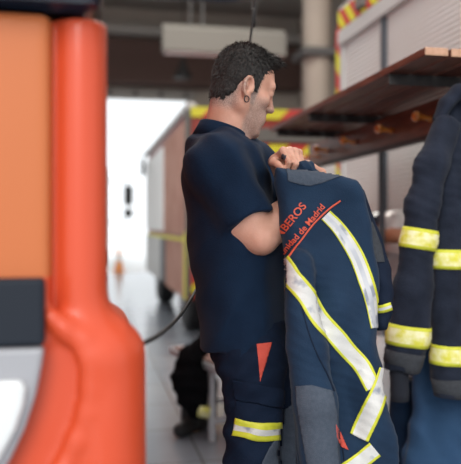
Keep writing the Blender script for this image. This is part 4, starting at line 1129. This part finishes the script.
# ================================================================== turnout coat hanging on the right
DC = 2.28
coat = empty('turnout_coat', tuple(at(450, 250, DC)), 0, label='charcoal turnout coat with worn yellow bands hanging from the shelf pegs', cat='coat')
CO = Vector(coat.location)
def onc(o, par=None): o.parent = par or coat; o.data.transform(Matrix.Translation(-CO)); return o
K = Vol(lin(0.52, 1.10, 0.005), lin(2.15, 2.62, 0.0055), lin(0.56, 1.78, 0.005))
slab(K, [(446, 98), (460, 86), (480, 86), (500, 100), (520, 150), (545, 300), (545, 400), (470, 402), (440, 395), (430, 380), (425, 240), (428, 160), (434, 120)], 2.42, 0.055,
     lambda X, Z: 0.014*np.sin(X*45+Z*6)+0.01*np.sin(Z*14))
K.disp(folds([(0.008, (1, 0, 0.3), 0.10, 0.03, 8, 0.5), (0.005, (0.5, 0, 1), 0.07, 0.02, 12, 1.7)]))
kb, kV, kQ = sdf_obj('coat_body', K, M['coat']); onc(kb); kbb = bvh_of(kV, kQ)
K2 = Vol(lin(0.60, 0.95, 0.005), lin(2.2, 2.50, 0.005), lin(1.58, 1.78, 0.005))
for a, b, r0, r1 in (((438, 122), (446, 104), 0.02, 0.024), ((446, 104), (458, 92), 0.024, 0.026), ((458, 92), (474, 92), 0.026, 0.026), ((474, 92), (488, 110), 0.026, 0.02)):
    K2.cone(at(*a, 2.34), at(*b, 2.34), r0, r1, 0.01, sc=(1, 1.6, 1))
o, _, _ = sdf_obj('collar', K2, M['coat']); onc(o)
tape2 = [0, 1, 1, 1, 1, 0]; TM2 = [M['yellow'], M['creamtape']]
def sleeve(pts, rs, bands, cuff_i, lo, hi, sy=0.8, ph=0.3):
    v = Vol(lin(lo[0], hi[0], 0.0042), lin(2.10, 2.48, 0.005), lin(lo[1], hi[1], 0.0045))
    P_ = [np.array(at(*p)) for p in pts]
    end = P_[-1]; dr = P_[-1]-P_[-2]; dr /= np.linalg.norm(dr)
    for i in range(len(P_)-1):
        cuts = [(end, tuple(dr))] if i >= len(P_)-3 else ()
        v.cone(P_[i], P_[i+1]+(dr*0.06 if i == len(P_)-2 else 0), rs[i], rs[i+1], 0.03, sc=(1, sy, 1), cuts=cuts)
    v.disp(folds([(0.005, (0.5, 0.0, 1), 0.13, 0.03, 9, ph), (0.007, (1, 0.3, -0.25), 0.075, 0.02, 9, ph+1.2), (0.003, (0.3, 0.2, 1), 0.035, 0.01, 25, ph+2)]))
    s_, V, Q = sdf_obj('sleeve', v, M['coat']); bv = bvh_of(V, Q); onc(s_)
    for (c, ax, wd) in bands:
        onc(ring('reflective_band', bv, at(*c), ax, wd, tape2, TM2, None, 0.002, 64), s_)
    cc = Vector(end) - Vector(dr)*0.034
    onc(ring('cuff', bv, cc, dr, 0.062, [0, 0, 0], [M['coatcuff']], None, 0.0022, 64), s_)
    return s_, P_
s1, P1 = sleeve([(446, 128, 2.32), (432, 165, 2.28), (423, 205, 2.27), (418.5, 240, 2.265), (413, 290, 2.26), (408, 335, 2.26), (402.5, 371, 2.26)], [0.045, 0.054, 0.054, 0.053, 0.060, 0.067, 0.056],
       [((419.5, 239, 2.265), (0.16, 0, 1), 0.066), ((408.5, 335, 2.26), (0.12, 0, 1), 0.066)], 0, (0.42, 0.66), (0.80, 1.66), 0.8, 0.3)
s2, P2 = sleeve([(460, 135, 2.34), (455, 190, 2.32), (449, 258, 2.31), (448, 310, 2.31), (450, 360, 2.31), (452, 397, 2.31)], [0.045, 0.055, 0.054, 0.056, 0.058, 0.062],
       [((449, 259, 2.31), (0.02, 0, 1), 0.064), ((449.5, 354, 2.31), (0.04, 0, 1), 0.064)], 0, (0.56, 0.60), (0.92, 1.66), 0.8, 1.4)
# knitted wristlet below the left cuff
w1 = MB(); e = Vector(at(399, 364, 2.265)); w1.lathe([(0, 0.030), (0.03, 0.031), (0.06, 0.029), (0.09, 0.031), (0.118, 0.028), (0.118, 0.022), (0.05, 0.02)], e, (0.02, 0, -1), 28)
onc(w1.build('wristlet', M['wrist'], smooth=True), s1)
onc(strip('chest_band', kbb, [(459, 222), (475, 222), (500, 222)], 17, tape2, TM2, None, 0.003))

# blue trousers hanging below
BT = Vol(lin(0.52, 1.05, 0.005), lin(2.35, 2.80, 0.006), lin(0.30, 1.05, 0.006))
slab(BT, [(412, 330), (500, 320), (520, 400), (520, 500), (470, 520), (402, 515), (404, 450), (412, 395)], 2.56, 0.05, lambda X, Z: 0.018*np.sin(X*28+Z*9)+0.012*np.sin(X*11-Z*17))
BT.disp(folds([(0.009, (0.8, 0, 0.6), 0.10, 0.03, 8, 1.5)]))
bt = empty('work_trousers', tuple(at(450, 420, 2.56)), 0, label='mid-blue work trousers hanging underneath the turnout coat', cat='trousers')
o, V, Q = sdf_obj('cloth', BT, M['blue']); o.parent = bt; o.data.transform(Matrix.Translation(-Vector(bt.location)))
btb = bvh_of(V, Q)
o = strip('side_seam', btb, [(413, 388), (410, 415), (409, 440), (405, 462), (404, 480)], 0.9, [0], [M['greypatch']], None, 0.002); o.parent = bt; o.data.transform(Matrix.Translation(-Vector(bt.location)))
BN = Vol(lin(0.48, 0.76, 0.005), lin(2.50, 2.85, 0.006), lin(0.30, 0.95, 0.006))
slab(BN, [(391, 385), (412, 380), (418, 430), (416, 520), (385, 520), (388, 440)], 2.68, 0.035, lambda X, Z: 0.008*np.sin(X*60+Z*6))
bn = empty('overtrousers', tuple(at(402, 450, 2.68)), 0, label='dark navy trouser leg hanging left of the mid-blue trousers', cat='trousers')
o, V, Q = sdf_obj('cloth', BN, M['navy']); o.parent = bn; o.data.transform(Matrix.Translation(-Vector(bn.location)))
